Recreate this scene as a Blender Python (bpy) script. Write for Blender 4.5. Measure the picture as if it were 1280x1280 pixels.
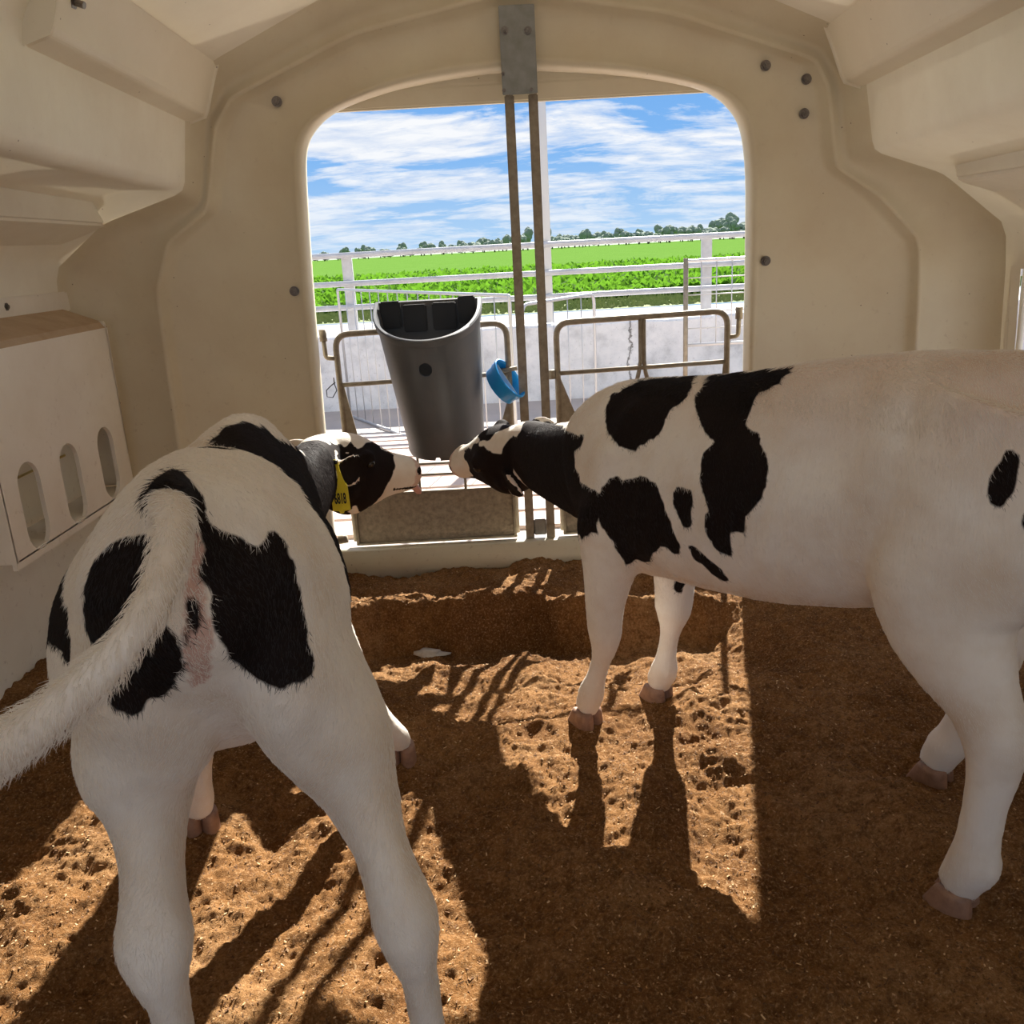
import bpy, bmesh, math, random
import numpy as np
from math import sin, cos, tan, pi, radians
from mathutils import Vector, Matrix
from mathutils.bvhtree import BVHTree
from mathutils.kdtree import KDTree
random.seed(7); rng = np.random.default_rng(7)
for o in list(bpy.data.objects): bpy.data.objects.remove(o)
scn = bpy.context.scene
COL = scn.collection

# ---------------------------------------------------------------- camera
FPX, TH, RO, HC = 1100.0, radians(16.7), radians(3.1), 1.1
cam = bpy.data.cameras.new('camera'); camo = bpy.data.objects.new('camera', cam); COL.objects.link(camo)
cam.sensor_width = 36; cam.lens = 36 * FPX / 1280; cam.clip_start = .05; cam.clip_end = 5000
fw = Vector((0, cos(TH), -sin(TH))); up0 = Vector((0, sin(TH), cos(TH))); rt0 = Vector((1, 0, 0))
rt = rt0 * cos(RO) - up0 * sin(RO) * 1.0
# image = world rotated counter-clockwise by RO, so the camera rolls clockwise
upv = up0 * cos(RO) + rt0 * sin(RO)
rt = rt0 * cos(RO) - up0 * sin(RO)
camo.matrix_world = Matrix(((rt.x, upv.x, -fw.x, 0), (rt.y, upv.y, -fw.y, 0), (rt.z, upv.z, -fw.z, HC), (0, 0, 0, 1)))
scn.camera = camo

# ---------------------------------------------------------------- colour management
vs = scn.view_settings
vs.view_transform = 'Standard'; vs.look = 'None'; vs.gamma = 1; vs.use_curve_mapping = False
vs.exposure = 0.0
scn.cycles.use_denoising = True
scn.cycles.max_bounces = 10; scn.cycles.diffuse_bounces = 7; scn.cycles.transparent_max_bounces = 8
scn.cycles.sample_clamp_indirect = 6

# ---------------------------------------------------------------- node helpers
class NT:
    def __init__(s, tree): s.t = tree; s.n = tree.nodes; s.l = tree.links
    def node(s, kind, **kw):
        n = s.n.new(kind)
        for k, v in kw.items():
            if k.startswith('i_'):
                n.inputs[k[2:].replace('_', ' ')].default_value = v
            else: setattr(n, k, v)
        return n
    def link(s, a, b): s.l.new(a, b)
    def math(s, op, a, b=None, clamp=False):
        n = s.n.new('ShaderNodeMath'); n.operation = op; n.use_clamp = clamp
        for i, v in enumerate((a, b)):
            if v is None: continue
            if isinstance(v, (int, float)): n.inputs[i].default_value = v
            else: s.l.new(v, n.inputs[i])
        return n.outputs[0]
    def ramp(s, fac, stops):
        n = s.n.new('ShaderNodeValToRGB'); e = n.color_ramp.elements
        while len(e) < len(stops): e.new(.5)
        for el, (p, c) in zip(e, stops):
            el.position = p; el.color = c if len(c) == 4 else (*c, 1)
        s.l.new(fac, n.inputs[0]); return n.outputs[0]
    def noise(s, vec, scale, detail=4, rough=.55, dist=0):
        n = s.n.new('ShaderNodeTexNoise'); n.inputs['Scale'].default_value = scale
        n.inputs['Detail'].default_value = detail; n.inputs['Roughness'].default_value = rough
        n.inputs['Distortion'].default_value = dist
        if vec is not None: s.l.new(vec, n.inputs['Vector'])
        return n.outputs['Fac']
    def mix(s, fac, a, b, mode='MIX'):
        n = s.n.new('ShaderNodeMix'); n.data_type = 'RGBA'; n.blend_type = mode
        for i, v in ((0, fac), (6, a), (7, b)):
            if isinstance(v, (int, float)): n.inputs[i].default_value = v
            elif isinstance(v, tuple): n.inputs[i].default_value = v if len(v) == 4 else (*v, 1)
            else: s.l.new(v, n.inputs[i])
        return n.outputs[2]

# ---------------------------------------------------------------- sky
w = bpy.data.worlds.new('sky'); scn.world = w; w.use_nodes = True
T = NT(w.node_tree); T.n.clear()
tc = T.node('ShaderNodeTexCoord'); sep = T.node('ShaderNodeSeparateXYZ'); T.link(tc.outputs['Generated'], sep.inputs[0])
z = T.math('MAXIMUM', sep.outputs[2], 0.0)
zz = T.math('ADD', z, .20)
cx = T.math('DIVIDE', sep.outputs[0], zz); cy = T.math('DIVIDE', sep.outputs[1], zz)
cmb = T.node('ShaderNodeCombineXYZ'); T.link(cx, cmb.inputs[0]); T.link(cy, cmb.inputs[1])
mp = T.node('ShaderNodeMapping'); mp.inputs['Rotation'].default_value = (0, 0, radians(24)); mp.inputs['Scale'].default_value = (1.0, 1.9, 1)
mp.inputs['Location'].default_value = (3.1, 1.7, 0)
T.link(cmb.outputs[0], mp.inputs[0])
n1 = T.noise(mp.outputs[0], 1.15, 9, .62, .5)
n2 = T.noise(mp.outputs[0], 4.5, 6, .65, .3)
cl = T.math('ADD', T.math('MULTIPLY', n1, .78), T.math('MULTIPLY', n2, .22))
cover = T.ramp(cl, [(.445, (0, 0, 0)), (.495, (.6, .6, .6)), (.56, (1, 1, 1))])
blue = T.ramp(z, [(0, (.46, .68, .93)), (.10, (.22, .48, .90)), (.35, (.07, .28, .78)), (1, (.05, .2, .62))])
cloudc = T.ramp(n2, [(.35, (.72, .79, .92)), (.58, (1.0, 1.0, 1.0))])
hz = T.ramp(z, [(0, (.55, .55, .55)), (.09, (.9, .9, .9)), (.2, (1, 1, 1))])
colr = T.mix(T.math('MULTIPLY', cover, hz), blue, cloudc)
bg = T.node('ShaderNodeBackground'); bg.inputs['Strength'].default_value = 1.0
T.link(colr, bg.inputs[0])
wo = T.node('ShaderNodeOutputWorld'); T.link(bg.outputs[0], wo.inputs[0])

# ---------------------------------------------------------------- sun
sd = bpy.data.lights.new('sun', 'SUN'); sd.energy = 16.0; sd.angle = radians(.55); sd.color = (1, .95, .86)
so = bpy.data.objects.new('sun', sd); COL.objects.link(so)
EL = radians(35.5); sdir = Vector((.24, 1, 0)).normalized() * cos(EL) + Vector((0, 0, sin(EL)))
so.rotation_euler = sdir.to_track_quat('Z', 'Y').to_euler(); so.location = (2, 8, 9)

# ---------------------------------------------------------------- pixel ray helpers (used to read real positions off the photo)
def ray(px, py):
    dx = px - 640; v = 640 - py
    a = dx * cos(RO) + v * sin(RO); b = -dx * sin(RO) + v * cos(RO)
    return np.array([a, FPX * cos(TH) + b * sin(TH), -FPX * sin(TH) + b * cos(TH)])
CAMP = np.array([0, 0, HC])
def at(px, py, Y): r = ray(px, py); return CAMP + r * (Y / r[1])
def proj(P):
    d = np.asarray(P, float) - CAMP
    f = d[:, 1] * cos(TH) - d[:, 2] * sin(TH); a = d[:, 0] / f * FPX; b = (d[:, 1] * sin(TH) + d[:, 2] * cos(TH)) / f * FPX
    return np.stack([640 + a * cos(RO) - b * sin(RO), 640 - (a * sin(RO) + b * cos(RO))], 1)

# ---------------------------------------------------------------- numpy noise
def hash3(ix, iy, iz, seed=0):
    h = (ix.astype(np.int64) * 374761393 + iy.astype(np.int64) * 668265263 + iz.astype(np.int64) * 2147483647 + seed * 974634777) & 0xffffffff
    h = ((h ^ (h >> 13)) * 1274126177) & 0xffffffff
    h = ((h ^ (h >> 16)) * 2246822519) & 0xffffffff
    return ((h ^ (h >> 15)) & 0xffff) / 65535.0
def vnoise(p, scale, seed=0):
    q = np.asarray(p) * scale
    i = np.floor(q).astype(int); f = q - i; f = f * f * (3 - 2 * f)
    if q.shape[1] == 2:
        i = np.c_[i, np.zeros(len(i), int)]; f = np.c_[f, np.zeros(len(f))]
    r = 0
    for dx in (0, 1):
        for dy in (0, 1):
            for dz in ((0, 1) if np.asarray(p).shape[1] == 3 else (0,)):
                wgt = (f[:, 0] if dx else 1 - f[:, 0]) * (f[:, 1] if dy else 1 - f[:, 1]) * (f[:, 2] if dz else 1 - f[:, 2])
                r = r + wgt * hash3(i[:, 0] + dx, i[:, 1] + dy, i[:, 2] + dz, seed)
    return r * 2 - 1
def fbm(p, scale, octs=4, seed=0, gain=.5):
    r = 0; a = 1
    for k in range(octs):
        r = r + a * vnoise(p, scale, seed + k * 17); scale *= 2.03; a *= gain
    return r

# ---------------------------------------------------------------- mesh helpers
def link(o, parent=None, **props):
    COL.objects.link(o)
    if parent is not None: o.parent = parent
    for k, v in props.items(): o[k] = v
    return o
def mesh_obj(name, verts, faces, mat=None, parent=None, smooth=True, **props):
    me = bpy.data.meshes.new(name)
    me.from_pydata([tuple(map(float, v)) for v in verts], [], [tuple(map(int, f)) for f in faces]); me.validate(); me.update()
    if mat: me.materials.append(mat)
    if smooth: me.polygons.foreach_set('use_smooth', [True] * len(me.polygons))
    return link(bpy.data.objects.new(name, me), parent, **props)
def bm_obj(name, bm, mat=None, parent=None, smooth=False, **props):
    bmesh.ops.recalc_face_normals(bm, faces=bm.faces)
    me = bpy.data.meshes.new(name); bm.to_mesh(me); bm.free()
    if mat: me.materials.append(mat)
    if smooth: me.polygons.foreach_set('use_smooth', [True] * len(me.polygons))
    return link(bpy.data.objects.new(name, me), parent, **props)
def empty(name, loc, label, cat, group=None):
    o = bpy.data.objects.new(name, None); o.location = loc; o.empty_display_size = .1
    COL.objects.link(o); o['label'] = label; o['category'] = cat
    if group: o['group'] = group
    o.matrix_world = Matrix.Translation(loc)
    return o
def add_box(bm, c, s, M=None, bevel=0):
    r = bmesh.ops.create_cube(bm, size=1)
    vs_ = r['verts']
    for v in vs_: v.co = Vector((v.co.x * s[0], v.co.y * s[1], v.co.z * s[2]))
    if bevel:
        es = list({e for v in vs_ for e in v.link_edges})
        rr = bmesh.ops.bevel(bm, geom=es, offset=bevel, segments=2, affect='EDGES')
        vs_ = list({v for f in rr['faces'] for v in f.verts} | {v for v in vs_ if v.is_valid})
    for v in vs_:
        v.co = (M @ v.co if M else v.co) + Vector(c)
    return vs_
def add_tube(bm, pts, r, n=10, cap=True, flat=None):
    """sweep a round (or flat: (w,h)) section along pts"""
    pts = [Vector(p) for p in pts]; rings = []
    up = None
    for i, p in enumerate(pts):
        t = (pts[min(i + 1, len(pts) - 1)] - pts[max(i - 1, 0)]).normalized()
        if up is None:
            up = Vector((0, 0, 1)) if abs(t.z) < .9 else Vector((0, 1, 0))
        s = t.cross(up).normalized(); up = s.cross(t).normalized()
        rr = r[i] if isinstance(r, (list, tuple)) else r
        ring = []
        for k in range(n):
            a = 2 * pi * k / n
            ring.append(bm.verts.new(p + s * cos(a) * rr + up * sin(a) * rr))
        rings.append(ring)
    for a, b in zip(rings, rings[1:]):
        for k in range(n): bm.faces.new((a[k], a[(k + 1) % n], b[(k + 1) % n], b[k]))
    if cap: bm.faces.new(rings[0][::-1]); bm.faces.new(rings[-1])
def rounded(pts, r=.04, n=5):
    """polyline with rounded corners"""
    pts = [Vector(p) for p in pts]; out = [pts[0]]
    for a, b, c in zip(pts, pts[1:], pts[2:]):
        d1 = (a - b).normalized(); d2 = (c - b).normalized()
        rr = min(r, (a - b).length / 2, (c - b).length / 2)
        p1 = b + d1 * rr; p2 = b + d2 * rr
        for k in range(n + 1):
            t = k / n; out.append((p1 * (1 - t) + b * t) * (1 - t) + (b * (1 - t) + p2 * t) * t)
    out.append(pts[-1]); return out
def tube_obj(name, pts, r, mat, parent=None, n=10, **kw):
    bm = bmesh.new(); add_tube(bm, pts, r, n); return bm_obj(name, bm, mat, parent, True, **kw)
def box_obj(name, c, s, mat, parent=None, bevel=.003, M=None, **kw):
    bm = bmesh.new(); add_box(bm, c, s, M, bevel); return bm_obj(name, bm, mat, parent, False, **kw)
def add_prism(bm, poly, axis_vec, origin_fn=None):
    a = [bm.verts.new(Vector(p)) for p in poly]; b = [bm.verts.new(Vector(p) + Vector(axis_vec)) for p in poly]
    n = len(a); bm.faces.new(a); bm.faces.new(b[::-1])
    for i in range(n): bm.faces.new((a[i], a[(i + 1) % n], b[(i + 1) % n], b[i]))
def in_poly(P, poly):
    x, y = P[:, 0], P[:, 1]; c = np.zeros(len(P), bool); n = len(poly)
    for i in range(n):
        x1, y1 = poly[i]; x2, y2 = poly[(i + 1) % n]
        if y1 == y2: continue
        c ^= ((y1 > y) != (y2 > y)) & (x < (x2 - x1) * (y - y1) / (y2 - y1) + x1)
    return c

# ---------------------------------------------------------------- materials
def mat(name, col, rough=.6, metal=0, col2=None, nscale=20, namt=.5, bump=0, bscale=80, spec=.5, coord='Object', bdist=.002):
    m = bpy.data.materials.new(name); m.use_nodes = True; t = NT(m.node_tree); t.n.clear()
    p = t.node('ShaderNodeBsdfPrincipled'); o = t.node('ShaderNodeOutputMaterial'); t.link(p.outputs[0], o.inputs[0])
    p.inputs['Roughness'].default_value = rough; p.inputs['Metallic'].default_value = metal
    p.inputs['Specular IOR Level'].default_value = spec
    tcn = t.node('ShaderNodeTexCoord')
    if col2 is not None:
        nf = t.noise(tcn.outputs[coord], nscale, 5, .6)
        f = t.ramp(nf, [(.5 - namt / 2.2, (0, 0, 0)), (.5 + namt / 2.2, (1, 1, 1))])
        t.link(t.mix(f, (*col, 1), (*col2, 1)), p.inputs['Base Color'])
    else: p.inputs['Base Color'].default_value = (*col, 1)
    if bump:
        bf = t.noise(tcn.outputs[coord], bscale, 4, .6); b = t.node('ShaderNodeBump'); b.inputs['Strength'].default_value = bump
        b.inputs['Distance'].default_value = bdist
        t.link(bf, b.inputs['Height']); t.link(b.outputs[0], p.inputs['Normal'])
    m['_p'] = p.name
    return m

def shell_mat(name, base, dirt=.5, transl=0.0):
    """cream rotomoulded polyethylene: fine scuffs, brown grime towards the bedding, a little light passes through"""
    m = bpy.data.materials.new(name); m.use_nodes = True; t = NT(m.node_tree); t.n.clear()
    tcn = t.node('ShaderNodeTexCoord'); O = tcn.outputs['Object']
    sp = t.node('ShaderNodeSeparateXYZ'); t.link(O, sp.inputs[0])
    low = t.ramp(sp.outputs[2], [(.05, (1, 1, 1)), (.9, (.25, .25, .25)), (1.0, (.16, .16, .16))])
    n_big = t.noise(O, 3.5, 5, .6); n_s = t.noise(O, 38, 4, .7, .4)
    g1 = t.ramp(n_big, [(.38, (0, 0, 0)), (.7, (1, 1, 1))])
    g2 = t.ramp(n_s, [(.60, (0, 0, 0)), (.72, (1, 1, 1))])
    c = t.mix(t.math('MULTIPLY', g1, .30 * dirt), (*base, 1), (.50, .38, .24, 1))
    c = t.mix(t.math('MULTIPLY', t.math('MULTIPLY', g2, low), .5 * dirt), c, (.26, .16, .09, 1))
    # fly specks
    v = t.node('ShaderNodeTexVoronoi'); v.inputs['Scale'].default_value = 22; t.link(O, v.inputs['Vector'])
    spk = t.ramp(v.outputs['Distance'], [(.035, (1, 1, 1)), (.06, (0, 0, 0))])
    sel = t.ramp(t.noise(O, 7, 2), [(.50, (0, 0, 0)), (.57, (1, 1, 1))])
    c = t.mix(t.math('MULTIPLY', t.math('MULTIPLY', spk, sel), .75), c, (.12, .06, .03, 1))
    p = t.node('ShaderNodeBsdfPrincipled'); t.link(c, p.inputs['Base Color']); p.inputs['Roughness'].default_value = .42
    p.inputs['Specular IOR Level'].default_value = .35
    b = t.node('ShaderNodeBump'); b.inputs['Strength'].default_value = .25; b.inputs['Distance'].default_value = .003
    t.link(t.noise(O, 14, 5, .6), b.inputs['Height']); t.link(b.outputs[0], p.inputs['Normal'])
    o = t.node('ShaderNodeOutputMaterial')
    if transl:
        tr = t.node('ShaderNodeBsdfTranslucent'); tr.inputs[0].default_value = (1, .90, .68, 1)
        mx = t.node('ShaderNodeMixShader'); mx.inputs[0].default_value = transl
        t.link(p.outputs[0], mx.inputs[1]); t.link(tr.outputs[0], mx.inputs[2]); t.link(mx.outputs[0], o.inputs[0])
    else: t.link(p.outputs[0], o.inputs[0])
    return m

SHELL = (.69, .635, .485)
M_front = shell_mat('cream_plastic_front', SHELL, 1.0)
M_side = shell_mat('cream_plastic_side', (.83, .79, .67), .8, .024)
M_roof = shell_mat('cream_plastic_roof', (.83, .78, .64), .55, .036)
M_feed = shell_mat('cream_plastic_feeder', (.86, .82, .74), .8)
M_galv = mat('galvanised_steel', (.34, .33, .30), .45, .75, (.22, .18, .13), 30, .6, .3, 120)
M_rust = mat('weathered_steel', (.36, .32, .25), .6, .4, (.20, .16, .11), 40, .6, .4, 150)
M_plate = mat('zinc_plate', (.30, .31, .30), .5, .7, (.20, .20, .18), 25, .6, .3, 90)
M_white = mat('white_painted_steel', (.62, .63, .65), .5, .2, (.42, .43, .45), 14, .7, .2, 60)
M_conc = mat('limewashed_concrete', (.66, .68, .70), .9, 0, (.42, .43, .44), 7, .6, .6, 40, bdist=.01)
M_slab = mat('yard_concrete', (.52, .45, .40), .9, 0, (.38, .33, .30), 3, .8, .5, 60, bdist=.005)
M_bucket = mat('charcoal_rubbery_plastic', (.060, .066, .074), .45, 0, (.095, .095, .098), 9, .8, .15, 200)
M_black = mat('black_plastic', (.006, .006, .007), .5)
M_blue = mat('blue_plastic', (.01, .36, .90), .35, 0, (.01, .29, .78), 20, .8)
M_yellow = mat('yellow_tag_plastic', (.80, .68, .03), .4, 0, (.68, .55, .03), 60, .8)
M_ink = mat('black_ink', (.01, .01, .01), .6)
M_hoof = mat('hoof_horn', (.42, .25, .17), .5, 0, (.20, .11, .07), 60, .7, .3, 100)
M_eye = mat('dark_eye', (.008, .006, .005), .06)
M_board = mat('mud_stained_board', (.20, .165, .12), .85, 0, (.40, .33, .24), 55, .5, .8, 130, bdist=.004)
M_bolt = mat('bolt_steel', (.28, .26, .24), .4, .9, (.12, .1, .09), 90, .6)
M_road = mat('gravel_road', (.50, .48, .47), .95, 0, (.36, .35, .34), 5, .7, .6, 30, bdist=.02)
M_verge = mat('verge_grass', (.30, .32, .13), .95, 0, (.10, .17, .04), 3, .8, .8, 20, bdist=.05)
M_field = mat('green_crop_ground', (.085, .185, .028), 1, 0, (.115, .215, .048), .35, .8, .5, 6, bdist=.1, spec=0)
M_leaf = mat('crop_leaves', (.10, .23, .02), .8, 0, (.065, .16, .015), 2, .8, spec=.1)
_t = NT(M_leaf.node_tree); _tr = _t.node('ShaderNodeBsdfTranslucent'); _tr.inputs[0].default_value = (.115, .27, .02, 1)
_mx = _t.node('ShaderNodeMixShader'); _mx.inputs[0].default_value = .5; _o = _t.n['Material Output']
_t.link(_t.n['Principled BSDF'].outputs[0], _mx.inputs[1]); _t.link(_tr.outputs[0], _mx.inputs[2]); _t.link(_mx.outputs[0], _o.inputs[0])
M_tree = mat('hazed_tree_foliage', (.26, .32, .24), .95, 0, (.16, .22, .17), .5, .8, .8, 2, bdist=.5)  # foliage colour paled to put aerial haze into the distant trees
M_bark = mat('tree_bark', (.09, .07, .05), .9)
M_wire = mat('galvanised_wire', (.55, .56, .58), .45, .6)

# bedding
def bedding_mat():
    m = bpy.data.materials.new('sawdust_bedding'); m.use_nodes = True; t = NT(m.node_tree); t.n.clear()
    tcn = t.node('ShaderNodeTexCoord'); O = tcn.outputs['Object']
    big = t.noise(O, 2.2, 5, .6, .3); fine = t.noise(O, 160, 5, .75); mid = t.noise(O, 38, 5, .7)
    c = t.ramp(big, [(.36, (.185, .082, .026)), (.52, (.285, .138, .048)), (.66, (.39, .215, .092))])
    c = t.mix(t.ramp(mid, [(.40, (.5, .5, .5)), (.56, (0, 0, 0))]), c, (.10, .042, .014, 1))
    c = t.mix(t.ramp(fine, [(.52, (0, 0, 0)), (.70, (.75, .75, .75))]), c, (.62, .39, .20, 1))
    c = t.mix(t.ramp(fine, [(.33, (.8, .8, .8)), (.45, (0, 0, 0))]), c, (.075, .032, .012, 1))
    p = t.node('ShaderNodeBsdfPrincipled'); t.link(c, p.inputs['Base Color']); p.inputs['Roughness'].default_value = .95
    p.inputs['Specular IOR Level'].default_value = .1
    b = t.node('ShaderNodeBump'); b.inputs['Strength'].default_value = .9; b.inputs['Distance'].default_value = .006
    h = t.math('ADD', t.math('MULTIPLY', fine, .6), t.noise(O, 420, 3, .7)); t.link(h, b.inputs['Height'])
    t.link(b.outputs[0], p.inputs['Normal'])
    o = t.node('ShaderNodeOutputMaterial'); t.link(p.outputs[0], o.inputs[0]); return m
M_bed = bedding_mat()
def flake_mat():
    m = bpy.data.materials.new('wood_flakes'); m.use_nodes = True; t = NT(m.node_tree)
    p = t.n['Principled BSDF']; a = t.node('ShaderNodeAttribute'); a.attribute_name = 'tone'
    t.link(t.ramp(a.outputs['Fac'], [(0, (.12, .055, .02)), (.6, (.40, .22, .09)), (1, (.70, .50, .28))]), p.inputs['Base Color'])
    p.inputs['Roughness'].default_value = .9; return m
M_flake = flake_mat()

# calf coat
def coat_mat(name, hair=False):
    m = bpy.data.materials.new(name); m.use_nodes = True; t = NT(m.node_tree); t.n.clear()
    a = t.node('ShaderNodeAttribute'); a.attribute_name = 'coat'
    k = t.node('ShaderNodeAttribute'); k.attribute_name = 'skin'
    tcn = t.node('ShaderNodeTexCoord'); O = tcn.outputs['Object']
    white = (.90, .86, .80, 1); black = (.015, .010, .009, 1)
    if not hair:
        n1 = t.noise(O, 6, 4, .6); white_ = t.mix(t.ramp(n1, [(.38, (0, 0, 0)), (.68, (.8, .8, .8))]), white, (.70, .59, .47, 1))
        st = t.node('ShaderNodeMapping'); st.inputs['Scale'].default_value = (260, 260, 60); t.link(O, st.inputs[0])
        fur = t.noise(st.outputs[0], 1, 4, .6)
        fac = t.ramp(a.outputs['Fac'], [(.35, (0, 0, 0)), (.65, (1, 1, 1))])
        c = t.mix(t.math('MULTIPLY', k.outputs['Fac'], .85), white_, (.52, .23, .16, 1))
        c = t.mix(fac, c, black)
        p = t.node('ShaderNodeBsdfPrincipled'); t.link(c, p.inputs['Base Color']); p.inputs['Roughness'].default_value = .75
        p.inputs['Specular IOR Level'].default_value = .08
        p.inputs['Sheen Weight'].default_value = .0
        b = t.node('ShaderNodeBump'); b.inputs['Strength'].default_value = .45; b.inputs['Distance'].default_value = .003
        t.link(fur, b.inputs['Height']); t.link(b.outputs[0], p.inputs['Normal'])
        o = t.node('ShaderNodeOutputMaterial'); t.link(p.outputs[0], o.inputs[0])
    else:
        c = t.mix(a.outputs['Fac'], white, (.016, .012, .012, 1))
        d = t.node('ShaderNodeBsdfDiffuse'); t.link(c, d.inputs[0])
        tr = t.node('ShaderNodeBsdfTranslucent'); t.link(c, tr.inputs[0])
        mx = t.node('ShaderNodeMixShader'); mx.inputs[0].default_value = .35
        t.link(d.outputs[0], mx.inputs[1]); t.link(tr.outputs[0], mx.inputs[2])
        gl = t.node('ShaderNodeBsdfGlossy'); gl.inputs['Roughness'].default_value = .45; gl.inputs[0].default_value = (.8, .8, .8, 1)
        m2 = t.node('ShaderNodeMixShader'); m2.inputs[0].default_value = .04
        t.link(mx.outputs[0], m2.inputs[1]); t.link(gl.outputs[0], m2.inputs[2])
        o = t.node('ShaderNodeOutputMaterial'); t.link(m2.outputs[0], o.inputs[0])
    return m
M_coat = coat_mat('calf_coat'); M_fur = coat_mat('calf_fur', True)

# ================================================================ SETTING: the hutch shell
YF = 3.0
# floor of bedding
def bed_h(x, y):
    p = np.stack([x, y], 1)
    h = .024 * fbm(p + 3.3, 3.2, 3, 3) + .015 * fbm(p, 9.5, 3, 11) + .0070 * np.abs(fbm(p, 24, 3, 23)) + .0045 * fbm(p, 85, 2, 31)
    # trodden hollows: soft pits with raised rims
    for (cx_, cy_, r, d) in PITS:
        q = np.hypot(x - cx_, (y - cy_) * 1.15) / r
        h += -d * np.exp(-(q ** 2) * 1.6) + d * .55 * np.exp(-((q - 1.25) ** 2) * 9)
    # dug-out hollow in front of the door: steep bank on the door side, rising gently towards the calves
    d = YR(x) - y; side = np.clip((.86 + .08 * np.sin(y * 7) - np.abs(x + .02)) / .22, 0, 1); side = side * side * (3 - 2 * side)
    prof_ = np.where(d < 0, 0, np.where(d < .075, d / .075, np.clip(1 - (d - .13) / .50, 0, 1)))
    h += -.135 * prof_ * side + .030 * np.exp(-((d + .015) / .05) ** 2) * side
    # flatten where the hooves stand
    for (fx, fy) in FEET:
        q = np.hypot(x - fx, y - fy); wgt = np.clip(1.6 - q / .05, 0, 1)
        h = h * (1 - wgt) + (.004) * wgt
    return h
def YR(x): return 2.61 + .035 * np.sin(x * 6.2 + 2.2) + .035 * np.sin(x * 15 + 1.0) + .012 * np.sin(x * 41)
FEET = [(.14, 1.89), (.31, 1.99), (.71, 1.17), (.86, 1.53), (-.28, 1.76), (-.67, 1.56), (-.45, .84), (-.14, .86)]
PITS = []
for k in range(34):
    PITS.append((random.uniform(-1.4, 1.6), random.uniform(.5, 2.5), random.uniform(.05, .09), random.uniform(.004, .014)))
nx, ny = 640, 520
xs = np.linspace(-1.42, 1.66, nx)
ys = np.concatenate([np.linspace(-1.2, .75, 40)[:-1], np.linspace(.75, 3.0, ny - 39)])
X, Y = np.meshgrid(xs, ys); H = bed_h(X.ravel(), Y.ravel())
def bed_at(x, y): return float(bed_h(np.array([x], float), np.array([y], float))[0])
V = np.stack([X.ravel(), Y.ravel(), H], 1)
idx = np.arange(nx * ny).reshape(ny, nx)
Fq = np.stack([idx[:-1, :-1], idx[:-1, 1:], idx[1:, 1:], idx[1:, :-1]], -1).reshape(-1, 4)
def np_mesh(name, V, F4, m, parent=None, smooth=True, **props):
    me = bpy.data.meshes.new(name); k = F4.shape[1]
    me.vertices.add(len(V)); me.vertices.foreach_set('co', V.astype(np.float32).ravel())
    me.loops.add(F4.size); me.loops.foreach_set('vertex_index', F4.astype(np.int32).ravel())
    me.polygons.add(len(F4)); me.polygons.foreach_set('loop_start', np.arange(0, F4.size, k, dtype=np.int32))
    me.polygons.foreach_set('use_smooth', np.full(len(F4), smooth))
    me.update(calc_edges=True); me.materials.append(m)
    return link(bpy.data.objects.new(name, me), parent, **props)
floor = np_mesh('floor', V, Fq, M_bed, kind='structure')

# wood flakes and crumbs lying on the bedding: nobody could count them
NFL = 42000
fx = rng.uniform(-1.38, 1.62, NFL); fy = rng.uniform(.75, 2.98, NFL); fz = bed_h(fx, fy) + .0015
ang = rng.uniform(0, 2 * pi, NFL); ln = rng.uniform(.0008, .0026, NFL) * rng.choice([1, 1, 1, 1.8], NFL); wd = rng.uniform(.0006, .0015, NFL)
tl = rng.uniform(-.5, .5, NFL)
ca, sa = np.cos(ang), np.sin(ang)
def corner(u, v, dz): return np.stack([fx + ca * ln * u - sa * wd * v, fy + sa * ln * u + ca * wd * v, fz + tl * ln * u + dz], 1)
FV = np.stack([corner(-1, -1, 0), corner(1, -1, .0), corner(1, 1, .0008), corner(-1, 1, .0008)], 1).reshape(-1, 3)
fl = np_mesh('bedding_flakes', FV, np.arange(NFL * 4).reshape(-1, 4), M_flake, floor, False, kind='stuff')
at_ = fl.data.attributes.new('tone', 'FLOAT', 'POINT'); tn = np.repeat(rng.uniform(0, 1, NFL) ** 2.4, 4).astype(np.float32); at_.data.foreach_set('value', tn)

# ---- outlines around the door, all with the same stations (left floor -> apex -> right floor)
def outline(ctrl, seg=9, sm=1):
    P = np.array(ctrl, float); out = []
    for a, b in zip(P, P[1:]):
        for k in range(seg): out.append(a + (b - a) * k / seg)
    out.append(P[-1]); out = np.array(out)
    for _ in range(sm):
        q = out.copy(); q[1:-1] = .5 * out[1:-1] + .25 * (out[:-2] + out[2:]); out = q
    return out
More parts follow.
